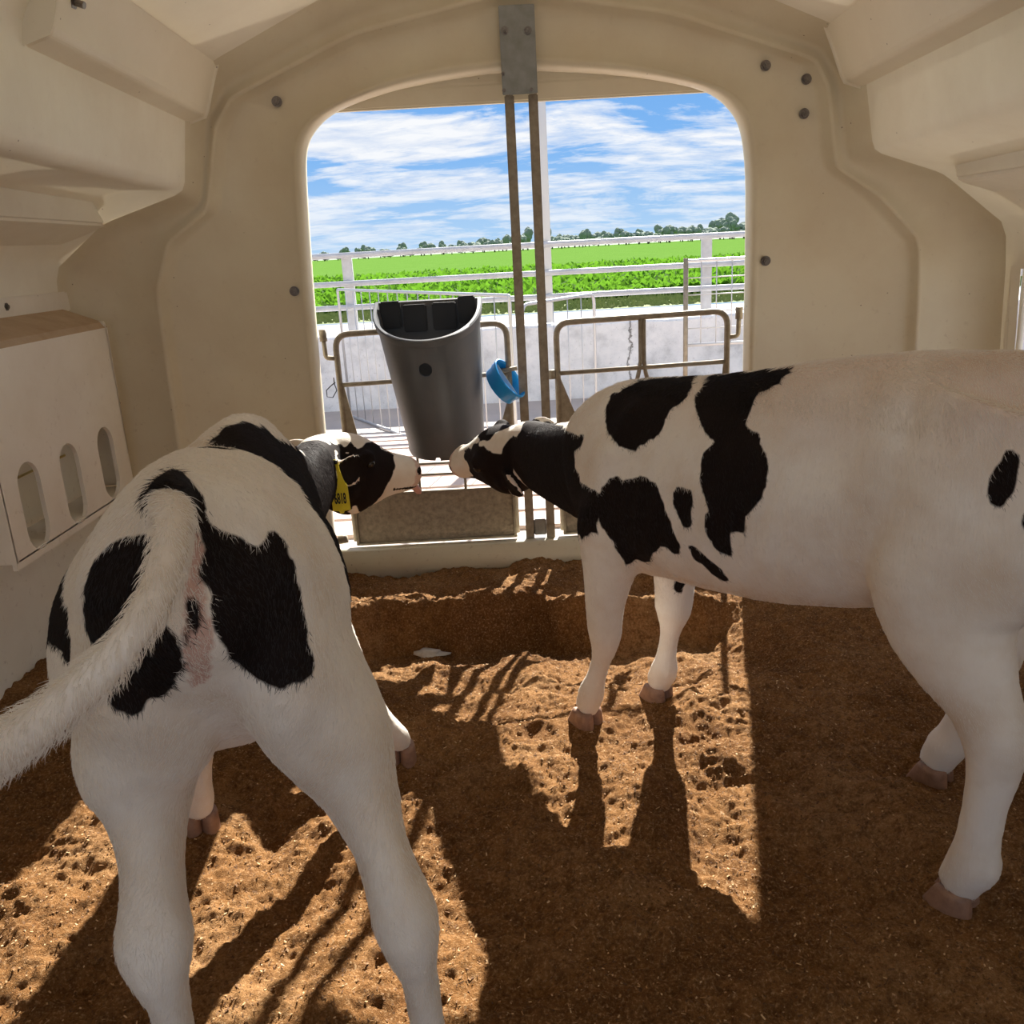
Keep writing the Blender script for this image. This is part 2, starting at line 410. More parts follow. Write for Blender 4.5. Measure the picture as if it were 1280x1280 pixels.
# stations:      floorL        lowtopL        ledgeL         cornerL       stepL         shoulderL      archL          apex         mirrored...
O_shell = outline([(-1.40, -.03), (-1.39, 1.10), (-1.21, 1.235), (-.945, 1.315), (-.905, 1.56), (-.83, 1.66), (-.42, 1.84), (.08, 1.94),
                   (.60, 1.85), (1.04, 1.67), (1.115, 1.58), (1.16, 1.325), (1.38, 1.25), (1.60, 1.08), (1.64, -.03)])
O_bead = outline([(-1.13, -.03), (-1.11, 1.02), (-1.05, 1.17), (-.91, 1.26), (-.85, 1.50), (-.79, 1.58), (-.40, 1.74), (.08, 1.83),
                  (.56, 1.75), (1.00, 1.60), (1.045, 1.52), (1.08, 1.29), (1.22, 1.20), (1.37, 1.05), (1.40, -.03)])
O_door = outline([(-.648, -.03), (-.635, .55), (-.622, 1.0), (-.607, 1.30), (-.595, 1.455), (-.505, 1.54), (-.28, 1.60), (.08, 1.635),
                  (.44, 1.60), (.70, 1.545), (.795, 1.45), (.818, 1.30), (.822, 1.0), (.824, .55), (.826, -.03)], sm=14)
nO = len(O_shell)
def lerp(a, b, t): return a * (1 - t) + b * t
rings = []
def ring(O, y): rings.append(np.stack([O[:, 0], np.full(nO, y), O[:, 1]], 1))
dlen = 1
def toward(O1, O2, dist):
    d = O2 - O1; L = np.linalg.norm(d, axis=1, keepdims=True); return O1 + d / np.maximum(L, 1e-6) * dist
ring(toward(O_door, O_bead, .012), 3.055)
ring(O_door, 3.045); ring(toward(O_door, O_bead, -.002), 3.02)
ring(toward(O_door, O_bead, .004), 2.995); ring(toward(O_door, O_bead, .016), 2.982)
ring(toward(O_door, O_bead, .032), 2.988); ring(toward(O_door, O_bead, .045), 2.998)
ring(lerp(O_door, O_bead, .5), 3.0)
ring(toward(O_bead, O_door, .034), 3.0); ring(toward(O_bead, O_door, .018), 2.990); ring(toward(O_bead, O_door, .004), 2.966)
ring(O_bead, 2.960)
ring(toward(O_bead, O_shell, .012), 2.961); ring(toward(O_bead, O_shell, .030), 2.972); ring(lerp(O_bead, O_shell, .55), 2.960)
ring(toward(O_shell, O_bead, .03), 2.935); ring(toward(O_shell, O_bead, .008), 2.905); ring(O_shell, 2.87)
RV = np.concatenate(rings); nr = len(rings)
ii = np.arange(nr * nO).reshape(nr, nO)
RF = np.stack([ii[:-1, :-1], ii[:-1, 1:], ii[1:, 1:], ii[1:, :-1]], -1).reshape(-1, 4)
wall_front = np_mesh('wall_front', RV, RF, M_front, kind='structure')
# sill across the door
bm = bmesh.new(); add_box(bm, (.09, 3.01, .025), (1.51, .075, .125), bevel=.012); sill = bm_obj('trim_1', bm, M_front, None, True, kind='structure')

# ---- long shell: the wall outline swept back from the front wall
def sweep(name, P, ys_, m, rise=.02, **kw):
    bump = lambda x, y: .058 * max(0, sin(pi * (x + 1.39) / .43)) * min(1, max(0, (2.872 - y) / .02)) if -1.39 < x < -.96 else (.058 * max(0, sin(pi * (x - 1.18) / .42)) * min(1, max(0, (2.79 - y) / .02)) if 1.18 < x < 1.60 else 0)
    vs_ = [(x, y, zc + (bump(x, y) if 1.1 < zc < 1.4 else 0) + (rise * (2.87 - y) * min(1, max(0, (zc - 1.0) / .15)))) for y in ys_ for (x, zc) in P]
    n = len(P); fs = []
    for j in range(len(ys_) - 1):
        for k in range(n - 1): fs.append((j * n + k, j * n + k + 1, (j + 1) * n + k + 1, (j + 1) * n + k))
    return mesh_obj(name, vs_, fs, m, None, True, **kw)
YS = [2.872, 2.8, 2.76, 2.6, 2.4, 2.2, 1.9, 1.5, 1.0, .5, 0, -.6, -1.2]
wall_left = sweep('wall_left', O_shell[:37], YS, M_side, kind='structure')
# right wall has a ventilation opening (window_1): three strips
PR = [tuple(p) for p in O_shell[90:][::-1]]
vs_, fs = [], []
ysr = [2.872, 2.83, 2.785, 2.4, 2.1, 1.85, 1.5, 1.0, .5, 0, -.6, -1.2]
for y in ysr:
    for (x, zc) in PR: vs_.append((x, y, zc + .02 * (2.87 - y) * min(1, max(0, (zc - 1.0) / .15))))
n = len(PR)
for j in range(len(ysr) - 1):
    for k in range(n - 1):
        if 2 <= j <= 4 and .27 < PR[k][1] < .93 and PR[k + 1][1] < 1.03: continue
        fs.append((j * n + k, j * n + k + 1, (j + 1) * n + k + 1, (j + 1) * n + k))
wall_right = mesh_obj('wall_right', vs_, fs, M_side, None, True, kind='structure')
fr = bmesh.new()
for a, b in (((1.632, 2.785, .30), (1.622, 2.785, .98)), ((1.632, 1.85, .30), (1.622, 1.85, .98)), ((1.632, 1.85, .30), (1.632, 2.785, .30)), ((1.622, 1.85, .985), (1.622, 2.785, .985))):
    add_tube(fr, [a, b], .010, 8)
bm_obj('window_1', fr, M_side, None, True, kind='structure')
# ceiling: from the top of one step over the arch to the other
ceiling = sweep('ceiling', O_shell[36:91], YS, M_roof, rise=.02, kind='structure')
# back wall, behind the camera, its middle left open to let sky light in
bmw = bmesh.new()
def quad(bm, pts): bm.faces.new([bm.verts.new(p) for p in pts])
quad(bmw, [(-1.42, -1.2, -.03), (-.95, -1.2, -.03), (-.95, -1.2, 1.45), (-1.42, -1.2, 1.25)])
quad(bmw, [(1.15, -1.2, -.03), (1.66, -1.2, -.03), (1.66, -1.2, 1.25), (1.15, -1.2, 1.45)])
quad(bmw, [(-.95, -1.2, 1.75), (1.15, -1.2, 1.75), (.08, -1.2, 2.12)])
bm_obj('wall_back', bmw, M_side, None, False, kind='structure')

# moulded roof ribs (beams along the step) – parts of the ceiling
def rib(side, y0, y1):
    if side < 0: P = [(-.935, 1.505), (-.905, 1.515), (-.862, 1.528), (-.852, 1.545), (-.825, 1.62), (-.79, 1.705), (-.83, 1.72), (-.93, 1.60)]
    else: P = [(1.145, 1.505), (1.115, 1.515), (1.075, 1.528), (1.065, 1.545), (1.035, 1.62), (1.00, 1.70), (1.04, 1.72), (1.14, 1.60)]
    vs_, fs = [], []; n = len(P); yy = [y0, y0 + .02, (y0 + y1) / 2, y1]
    cxm = sum(p[0] for p in P) / n; czm = sum(p[1] for p in P) / n
    for j, y in enumerate(yy):
        s = .9 if j == 0 else 1
        for x, zc in P: vs_.append((cxm + (x - cxm) * s, y, czm + (zc - czm) * s + .02 * (2.9 - y)))
    for j in range(len(yy) - 1):
        for k in range(n): fs.append((j * n + k, j * n + (k + 1) % n, (j + 1) * n + (k + 1) % n, (j + 1) * n + k))
    fs.append(tuple(range(n))); fs.append(tuple(range((len(yy) - 1) * n, len(yy) * n))[::-1])
    o = mesh_obj('roof_rib', vs_, fs, M_roof, ceiling, False)
    md = o.modifiers.new('b', 'BEVEL'); md.width = .008; md.segments = 3; md.limit_method = 'ANGLE'
    return o
rib(-1, 1.94, 2.90); rib(1, -.6, 2.90)
# boss blocks below the second ledge
def boss(side, y0, y1, parent):
    if side < 0: P = [(-1.40, 1.145), (-1.225, 1.222), (-1.205, 1.232), (-1.198, 1.318), (-1.15, 1.345), (-1.40, 1.345)]
    else: P = [(1.62, 1.135), (1.375, 1.215), (1.355, 1.225), (1.345, 1.30), (1.30, 1.34), (1.62, 1.34)]
    bm = bmesh.new(); add_prism(bm, [(x, y0, zc) for x, zc in P], (0, y1 - y0, .02 * (y0 - y1) * 0))
    bmesh.ops.bevel(bm, geom=bm.edges[:], offset=.007, segments=2, affect='EDGES')
    return bm_obj('ledge_boss', bm, M_side, parent, False)
boss(-1, .2, 2.90, wall_left); boss(1, .2, 2.74, wall_right)
# faint vertical corner flute on the right wall
bm = bmesh.new(); add_tube(bm, [(1.635, 2.84, 0), (1.62, 2.84, .95), (1.63, 2.84, 1.06)], .016, 8); bm_obj('flute', bm, M_side, wall_right, True)

# bolts
def bolt(loc, nrm, parent, r=.011, long=False):
    bm = bmesh.new(); nv = Vector(nrm).normalized(); q = nv.to_track_quat('Z', 'Y').to_matrix()
    def cyl(r_, z0, z1, n=12):
        a = [bm.verts.new(q @ Vector((r_ * cos(2 * pi * k / n), r_ * sin(2 * pi * k / n), z0)) + Vector(loc)) for k in range(n)]
        b = [bm.verts.new(q @ Vector((r_ * cos(2 * pi * k / n), r_ * sin(2 * pi * k / n), z1)) + Vector(loc)) for k in range(n)]
        bm.faces.new(a[::-1]); bm.faces.new(b)
        for k in range(n): bm.faces.new((a[k], a[(k + 1) % n], b[(k + 1) % n], b[k]))
    cyl(r * 1.45, -.001, .003, 16); cyl(r, .002, .010, 6)
    cyl(r * .5, .009, .030 if long else .015, 10)
    return bm_obj('bolt', bm, M_bolt, parent)
for (px, py) in ((346, 127), (368, 364), (957, 82), (1008, 99), (1005, 142), (957, 326)):
    p = at(px, py, 2.994); bolt(p, (0, -1, 0), wall_front)
bolt((-.838, 2.02, 1.625), (1, -.1, -.38), ceiling, .014, True)
bolt((-1.387, 2.54, 1.015), (1, 0, 0), wall_left, .012)

# outer lip of the hutch roof over the doorway
bm = bmesh.new()
lipP = [(3.06, 1.60), (3.075, 1.545), (3.105, 1.545), (3.13, 1.60), (3.12, 1.95), (3.06, 1.95)]
add_prism(bm, [(-1.0, y, zc) for y, zc in lipP], (2.2, 0, 0)); bmesh.ops.bevel(bm, geom=bm.edges[:], offset=.006, segments=2, affect='EDGES')
bm_obj('trim_2', bm, M_front, None, False, kind='structure')

# ================================================================ hay feeder on the left wall
feeder = empty('hay_feeder', (-1.32, 2.5, .4), 'cream plastic hay feeder box with three oval slots on the left wall', 'feeder')
FO = Vector(feeder.location)
def rel(o, root):  # keep world placement when parented to an unrotated empty
    o.matrix_parent_inverse = Matrix.Translation(-Vector(root.location)); return o
def slot_outline(yc, z0, z1, w, n=10):
    out = []
    for k in range(n + 1): a = pi * k / n; out.append((yc + w * cos(a), z1 - w + w * sin(a)))
    for k in range(n + 1): a = pi + pi * k / n; out.append((yc + w * cos(a), z0 + w + w * sin(a)))
    return out
XF = -1.25; y0, y1, z0, z1 = 2.10, 2.86, .385, .925
bm = bmesh.new()
outer = [(y0, z0), (y1 - .015, z0), (y1, z1), (y0, z1)]
slots = [slot_outline(2.235, .40, .635, .056), slot_outline(2.46, .40, .635, .056), slot_outline(2.70, .41, .635, .056)]
def loop_edges(pts, x):
    v = [bm.verts.new((x, a, b)) for a, b in pts]; return v, [bm.edges.new((v[i], v[(i + 1) % len(v)])) for i in range(len(v))]
es = []
for pts in [outer] + slots: es += loop_edges(pts, XF)[1]
bmesh.ops.triangle_fill(bm, use_beauty=True, use_dissolve=False, edges=es)
r = bmesh.ops.extrude_face_region(bm, geom=bm.faces[:]); 
for g in r['geom']:
    if isinstance(g, bmesh.types.BMVert): g.co.x -= .012
rel(bm_obj('front_panel', bm, M_feed, feeder), feeder)
bm = bmesh.new()   # top ledge, ends and bottom
add_prism(bm, [(XF, y0, .925), (XF - .012, y0, .942), (-1.385, y0, .990), (-1.385, y0, .978), (XF - .02, y0, .925)], (0, y1 - y0, 0))
rel(bm_obj('top_ledge', bm, mat('grimy_cream_plastic', (.40, .27, .16), .8, 0, (.62, .50, .36), 9, .7, .4, 60), feeder), feeder)
rel(box_obj('end_panel', (-1.315, y1 - .012, .68), (.13, .010, .53), M_feed, feeder), feeder)
rel(box_obj('end_panel', (-1.315, y0 + .006, .665), (.13, .010, .53), M_feed, feeder), feeder)
rel(box_obj('bottom_panel', (-1.315, (y0 + y1) / 2, .405), (.13, y1 - y0 - .02, .010), M_feed, feeder), feeder)
rel(box_obj('flange', (-1.384, 2.42, 1.01), (.012, 1.10, .06), M_feed, feeder), feeder)
rel(box_obj('painted_glow_strip', (-1.34, 2.40, .57), (.010, .44, .006), mat('painted_yellow_glow', (.80, .62, .22), .5), feeder), feeder)  # yellow strip stands in for light coming through the translucent plastic
rel(bolt((-1.372, 2.26, .45), (1, 0, 0), feeder, .012), feeder)

# ================================================================ door ironwork
YG = 3.075
hanger = empty('door_hanger', (.1, 3.0, .08), 'tall zinc bracket plate with two steel uprights in the middle of the doorway', 'bracket')
bm = bmesh.new(); add_box(bm, (.0945, 2.958, 1.672), (.108, .006, .245), bevel=.002); rel(bm_obj('bracket_plate', bm, M_plate, hanger), hanger)
for X_ in (.058, .131):
    bx_ = .062 if X_ < .1 else .137
    bm = bmesh.new(); add_box(bm, (bx_, 3.035, .82), (.030, .012, 1.48), bevel=.003)
    rel(bm_obj('upright', bm, M_rust, hanger), hanger)
rel(box_obj('spacer', (.0945, 2.995, 1.60), (.10, .07, .06), M_plate, hanger), hanger)
rel(box_obj('foot_plate', (.0995, 3.044, .125), (.045, .006, .06), M_plate, hanger), hanger)
for (px, py) in ((631, 38), (660, 38)): rel(bolt(at(px, py, 2.953), (0, -1, 0), hanger, .008), hanger)
for (px, py) in ((629, 92), (664, 112), (630, 113)): rel(bolt(at(px, py, 2.953), (0, -1, 0), hanger, .004), hanger)

def gate(name, xa, xb, label, mirror):
    g = empty(name, ((xa + xb) / 2, YG, .08), label, 'gate')
    fr_ = rounded([(xa, YG, .10), (xa, YG, .845), (xb, YG, .855), (xb, YG, .10)], .05, 6)
    rel(tube_obj('frame', fr_, .0105, M_rust, g), g)
    rel(tube_obj('crossbar', [(xa, YG, .672), (xb, YG, .682)], .008, M_rust, g), g)
    # lower mud-caked board with its angle frame
    rel(box_obj('board', ((xa + xb) / 2, YG + .004, .178), (abs(xb - xa) - .02, .008, .185), M_board, g), g)
    bm = bmesh.new()
    for zc in (.087, .272): add_box(bm, ((xa + xb) / 2, YG, zc), (abs(xb - xa), .018, .010), bevel=.002)
    for xx in (xa + .006, xb - .006): add_box(bm, (xx, YG, .18), (.011, .018, .19), bevel=.002)
    rel(bm_obj('board_frame', bm, M_rust, g), g)
    for zc in (.335, .375): rel(tube_obj('rail', [(xa, YG, zc), (xb, YG, zc)], .0045, M_rust, g, 8), g)
    for t_ in (.12, .42, .70): 
        xx = xa + (xb - xa) * t_; rel(tube_obj('picket', [(xx, YG, .27), (xx, YG, .335 if t_ != .42 else .40)], .005, M_rust, g, 8), g)
    return g
def gusset(g, x, zt, zb, w0, w1, dirn):
    bm = bmesh.new(); pl = [(x, YG - .006, zt), (x + dirn * w0, YG - .006, zt), (x + dirn * w1, YG - .006, zb), (x, YG - .006, zb)]
    add_prism(bm, pl, (0, .006, 0)); rel(bm_obj('gusset', bm, M_rust, g), g)
gl_ = gate('steel_gate', -.575, .015, 'rusty steel gate holding the charcoal bucket in the left half of the doorway', False)
gr_ = gate('steel_gate', .185, .775, 'rusty steel gate in the right half of the doorway, behind the right calf', True)
gusset(gl_, -.575, .67, .43, .014, .055, 1); gusset(gl_, .015, .62, .43, -.0, .06, -1)
gusset(gr_, .185, .675, .48, .002, .075, 1)
gusset(gr_, .775, .68, .48, .012, .03, -1)
bm = bmesh.new(); add_tube(bm, [(.475, YG, .855), (.475, YG, .70), (.468, YG, .66), (.458, YG, .62)], .0075, 8); add_tube(bm, [(.487, YG, .855), (.487, YG, .70), (.492, YG, .66), (.502, YG, .62)], .0075, 8)
rel(bm_obj('centre_post', bm, M_rust, gr_, True), gr_)
rel(box_obj('post_base', (.48, YG, .55), (.045, .006, .16), M_rust, gr_), gr_)
for (g, x, xe) in ((gl_, -.575, -.64), (gr_, .775, .83)):
    s = -1 if x < 0 else 1
    rel(tube_obj('hinge_arm', rounded([(x, YG, .765), (x + s * .038, YG, .768), (x + s * .04, YG, .86)], .012, 4), .008, M_rust, g), g)
    rel(tube_obj('hinge_sleeve', [(x + s * .04, YG, .825), (x + s * .04, YG, .865)], .013, M_rust, g), g)
rel(tube_obj('latch_pin', [(-.02, YG - .012, .692), (.045, YG - .012, .700)], .008, M_rust, gl_), gl_)
rel(tube_obj('latch_pin', [(.165, YG - .002, .655), (.165, YG - .002, .685)], .014, M_rust, gr_), gr_)
# wire hook on the left
tube = tube_obj('wire_hook', [Vector(at(*p, 3.04)) for p in ((417, 472), (418, 480), (421, 488), (416, 497), (409, 496), (408, 488), (414, 482), (419, 478))], .0018, M_black, None, 6,
                label='small dark wire hook hanging at the left jamb', category='hook')

# bottom hinge barrel at left sill
tube_obj('hinge_barrel', [(-.63, 3.03, .12), (-.60, 3.03, .125)], .016, M_rust, None, 12, label='short rusty hinge barrel on the left end of the door sill', category='hinge')

# ================================================================ charcoal feed bucket (D-shaped, flat back on the gate)
bucket = empty('feed_bucket', (-.21, 2.86, .45), 'charcoal grey D-shaped feed bucket hung on the left gate between two calves', 'bucket')
def bucket_ring(t, inset=0, n=84):
    # t 0 bottom .. 1 rim ; D outline, flat at the back
    hw = lerp(.128, .173, t) - inset; dep = lerp(.24, .315, t) - 2 * inset
    cxb = lerp(-.211, -.244, t); yb = 3.045 - inset
    zt = lerp(.446, .892, t)
    pts = []
    for k in range(n + 1):
        a = pi * k / n
        x = cxb - hw * cos(a) ; y = yb - .03 - (dep - .03) * (sin(a) ** .85)
        zz_ = zt + (t ** 2) * ((y - 2.88) * .33)
        pts.append((x, y, zz_))
    pts.insert(0, (cxb - hw, yb, zt + (t ** 2) * ((yb - 2.88) * .33))); pts.append((cxb + hw, yb, zt + (t ** 2) * ((yb - 2.88) * .33)))
    return pts
bm = bmesh.new(); prev = None
seq = [(0, .0), (.03, -.004)] + [(.06 + .03 * k, 0) for k in range(29)] + [(.93, 0), (.935, -.006), (.96, -.008), (.99, -.009), (1.0, -.004), (1.0, .006)] + [(.97 - .04 * k, .012) for k in range(24)]
Rn = []
for (t_, ins) in seq: Rn.append([bm.verts.new(p) for p in bucket_ring(t_, ins)])
for a, b in zip(Rn, Rn[1:]):
    for k in range(len(a)): bm.faces.new((a[k], a[(k + 1) % len(a)], b[(k + 1) % len(b)], b[k]))
bm.faces.new(Rn[0][::-1]); bm.faces.new(Rn[-1])
body = rel(bm_obj('bucket_body', bm, M_bucket, bucket, True), bucket)
def cutter(loc, r, L=.1):
    bpy_me = bpy.data.meshes.new('c'); b = bmesh.new()
    bmesh.ops.create_cone(b, cap_ends=True, segments=24, radius1=r, radius2=r, depth=L, matrix=Matrix.Translation(loc) @ Matrix.Rotation(pi / 2, 4, 'X'))
    b.to_mesh(bpy_me); b.free(); return bpy.data.objects.new('c', bpy_me)
for p, r in ((at(532, 462, 2.76), .0215), (at(547, 576, 2.79), .009)):
    c = cutter(Vector(p), r, .12); COL.objects.link(c)
    md = body.modifiers.new('b', 'BOOLEAN'); md.object = c; md.operation = 'DIFFERENCE'; md.solver = 'EXACT'
    bpy.context.view_layer.update()
    dg = bpy.context.evaluated_depsgraph_get(); nm = bpy.data.meshes.new_from_object(body.evaluated_get(dg)); nm.name = 'bucket_body'
    body.modifiers.clear(); body.data = nm; bpy.data.objects.remove(c)
rel(body, bucket)
md = body.modifiers.new('e', 'EDGE_SPLIT'); md.split_angle = radians(40)
# hanging hooks moulded on the back rim
for xa, xb, zt, yy in ((-.403, -.335, .945, 3.015), (-.143, -.085, .950, 3.015), (-.328, -.250, .930, 3.024), (-.230, -.150, .932, 3.024)):
    rel(box_obj('hanging_lug', ((xa + xb) / 2, yy, zt - .04), (xb - xa, .018, .09), M_black, bucket, .004), bucket)

# ================================================================ blue ring
ring_c = Vector(at(631, 478, 3.035)); ax = Vector((.66, -.38, .55)).normalized()
blue = empty('blue_ring', tuple(ring_c), 'bright blue plastic ring hooked on the steel gate right of the bucket', 'ring')
q = ax.to_track_quat('Z', 'Y').to_matrix()
bm = bmesh.new(); n = 40; prof_ = [(.066, -.030), (.070, -.028), (.071, 0), (.075, .004), (.075, .018), (.078, .022), (.078, .028), (.073, .029), (.069, .02), (.067, 0), (.0655, -.026)]
Rg = []
for k in range(n):
    a = 2 * pi * k / n; e = .72
    Rg.append([bm.verts.new(q @ Vector((r_ * cos(a) * e, r_ * sin(a), h_)) + ring_c) for r_, h_ in prof_])
for k in range(n):
    A, B = Rg[k], Rg[(k + 1) % n]
    for j in range(len(prof_)): bm.faces.new((A[j], A[(j + 1) % len(prof_)], B[(j + 1) % len(prof_)], B[j]))
rel(bm_obj('hoop', bm, M_blue, blue, True), blue)
bm = bmesh.new()
add_box(bm, ring_c + ax * .005, (.006, .135, .02), q @ Matrix.Rotation(0, 3, 'Z'), .001)
rel(bm_obj('clip_bar', bm, mat('pale_clip', (.45, .55, .6), .5), blue), blue)

# ================================================================ outside: yard, barrier, fences, road, field, trees
def plane(name, x0, x1, ya, yb, zc, m, **kw):
    return mesh_obj(name, [(x0, ya, zc), (x1, ya, zc), (x1, yb, zc), (x0, yb, zc)], [(0, 1, 2, 3)], m, None, False, **kw)
def slab_mat():
    m = M_slab; t = NT(m.node_tree); p = t.n['Principled BSDF']; return m
plane('ground_yard', -9, 9, 3.04, 7.5, -.012, M_slab, kind='structure')
# raised slat floor strips in front of the barrier (concrete slats)
slats = empty('slatted_floor', (0, 4.4, -.01), 'pinkish concrete slats laid across the yard beyond the gates', 'slats')
slp = None
for k in range(9):
    yy = 3.55 + k * .235
    if slp is None:
        slp = box_obj('slat', (0, 0, 0), (7.0, .205, .016), mat('pink_slat', (.60, .48, .42), .9, 0, (.48, .38, .33), 4, .8, .4, 50), slats, .004)
        me_s = slp.data; slp.location = (0, yy - 4.4, .006)
    else:
        o = bpy.data.objects.new('slat', me_s); COL.objects.link(o); o.parent = slats; o.location = (0, yy - 4.4, .006)

# concrete barrier
def conc_mat():
    m = bpy.data.materials.new('cracked_limewash'); m.use_nodes = True; t = NT(m.node_tree); t.n.clear()
    tcn = t.node('ShaderNodeTexCoord'); O = tcn.outputs['Object']
    n1 = t.noise(O, 5, 6, .65); n2 = t.noise(O, 45, 4, .7)
    c = t.ramp(n1, [(.32, (.55, .56, .57)), (.5, (.78, .79, .80)), (.68, (.90, .90, .90))])
    c = t.mix(t.ramp(n2, [(.60, (0, 0, 0)), (.75, (.6, .6, .6))]), c, (.34, .33, .32, 1))
    sp = t.node('ShaderNodeSeparateXYZ'); t.link(O, sp.inputs[0])
    wob = t.math('MULTIPLY', t.math('SUBTRACT', t.noise(O, 9, 5, .7), .5), .12)
    for xc in (.94, -1.62, 3.1):
        d = t.math('ABSOLUTE', t.math('ADD', t.math('SUBTRACT', sp.outputs[0], xc), wob))
        c = t.mix(t.ramp(d, [(.003, (.9, .9, .9)), (.010, (0, 0, 0))]), c, (.12, .11, .10, 1))
    p = t.node('ShaderNodeBsdfPrincipled'); t.link(c, p.inputs['Base Color']); p.inputs['Roughness'].default_value = .95
    b = t.node('ShaderNodeBump'); b.inputs['Strength'].default_value = .6; b.inputs['Distance'].default_value = .01
    t.link(n1, b.inputs['Height']); t.link(b.outputs[0], p.inputs['Normal'])
    o = t.node('ShaderNodeOutputMaterial'); t.link(p.outputs[0], o.inputs[0]); return m
bm = bmesh.new(); nb = 60
for k in range(nb): pass
gx = np.linspace(-8, 8, 161); vsb = []
for x in gx:
    d = .012 * float(vnoise(np.array([[x, .3]]), 2.5, 3)[0]); top = .545 + .012 * float(vnoise(np.array([[x, 7.]]), 4, 9)[0])
    vsb += [(x, 6.58 + d, -.02), (x, 6.585 + d, top - .015), (x, 6.60 + d, top), (x, 6.80, top), (x, 6.82, -.02)]
fsb = []
for k in range(len(gx) - 1):
    for j in range(4): fsb.append((k * 5 + j, k * 5 + j + 1, (k + 1) * 5 + j + 1, (k + 1) * 5 + j))
mesh_obj('concrete_barrier', vsb, fsb, conc_mat(), None, False, label='low limewashed concrete barrier wall with a vertical crack across the yard', category='barrier')

plane('road', -60, 60, 7.5, 15.6, -.02, M_road, kind='structure')
plane('ground_verge', -60, 60, 15.6, 18.2, .0, M_verge, kind='structure')
plane('field', -900, 900, 18.2, 420, -.02, M_field, kind='structure')
plane('ground_far', -2500, 2500, 420, 2600, -.03, M_tree, kind='structure')
plane('ground', -60, 60, -20, 3.04, -.30, M_slab, kind='structure')
plane('ground_behind_road', -900, -60, -20, 18.2, -.03, M_field, kind='structure')
plane('ground_behind_road', 60, 900, -20, 18.2, -.03, M_field, kind='structure')

# crop tufts on the near part of the field (uncountable)
NT_ = 26000
u = rng.random(NT_); ty = 18.45 + 30 * u ** 1.9; tx = rng.uniform(-.62, .62, NT_) * ty
hh = rng.uniform(.13, .26, NT_); clump = vnoise(np.stack([tx, ty], 1), 1.3, 4); hh *= 1 + .35 * clump
a_ = rng.uniform(0, pi, NT_); wl = rng.uniform(.06, .12, NT_)
bx0 = np.stack([tx - np.cos(a_) * wl * .4, ty - np.sin(a_) * wl * .4, np.full(NT_, -.02)], 1)
bx1 = np.stack([tx + np.cos(a_) * wl * .4, ty + np.sin(a_) * wl * .4, np.full(NT_, -.02)], 1)
lean = rng.normal(0, .07, (NT_, 2))
m0 = np.stack([tx - np.cos(a_) * wl + lean[:, 0], ty - np.sin(a_) * wl, hh * .6], 1); m1 = np.stack([tx + np.cos(a_) * wl + lean[:, 0], ty + np.sin(a_) * wl, hh * .6], 1)
tp = np.stack([tx + lean[:, 0] * 2, ty + lean[:, 1], hh], 1)
TV = np.stack([bx0, bx1, m1, m0, tp], 1).reshape(-1, 3)
base = np.arange(NT_)[:, None] * 5
tri = np.concatenate([base + np.array([0, 1, 2]), base + np.array([0, 2, 3]), base + np.array([3, 2, 4])])
np_mesh('crop_plants', TV, tri, M_leaf, None, False, kind='stuff', label='leafy green crop growing along the near edge of the field', category='crop')
# verge grass
NG = 9000
gx_ = rng.uniform(-12, 12, NG); gy_ = rng.uniform(15.7, 18.15, NG); gh = rng.uniform(.03, .10, NG)
GV = np.stack([np.stack([gx_ - .03, gy_, np.zeros(NG)], 1), np.stack([gx_ + .03, gy_, np.zeros(NG)], 1), np.stack([gx_ + rng.normal(0, .03, NG), gy_, gh], 1)], 1).reshape(-1, 3)
np_mesh('verge_grass', GV, np.arange(NG * 3).reshape(-1, 3), M_verge, None, False, kind='stuff', label='short dry grass verge beside the road', category='grass')

# distant tree line: each tree a thing of its own
def tree_mesh(seed, wdt, hgt):
    r2 = np.random.default_rng(seed); bm = bmesh.new()
    for k in range(9):
        bmesh.ops.create_icosphere(bm, subdivisions=2, radius=1, matrix=Matrix.Translation((r2.uniform(-.55, .55) * wdt, r2.uniform(-.4, .4) * wdt, hgt * r2.uniform(.25, .85))) @ Matrix.Diagonal((wdt * r2.uniform(.25, .5), wdt * r2.uniform(.25, .5), hgt * r2.uniform(.14, .28), 1)))
    co = np.array([v.co[:] for v in bm.verts]); dn = vnoise(co, 1.4, seed)
    for v, d in zip(bm.verts, dn): v.co += Vector((d * .35, 0, d * .45))
    me = bpy.data.meshes.new('crown'); bm.to_mesh(me); bm.free(); me.materials.append(M_tree); return me
crowns = [tree_mesh(s, w_, h_) for s, w_, h_ in ((1, 4.5, 4.2), (2, 3.6, 5.4), (3, 5.5, 3.6), (4, 2.6, 6.2), (5, 6, 4.6))]
bmt = bmesh.new(); add_tube(bmt, [(0, 0, 0), (0, 0, 2.5)], [.25, .15], 6); trunk_me = bpy.data.meshes.new('trunk'); bmt.to_mesh(trunk_me); bmt.free(); trunk_me.materials.append(M_bark)
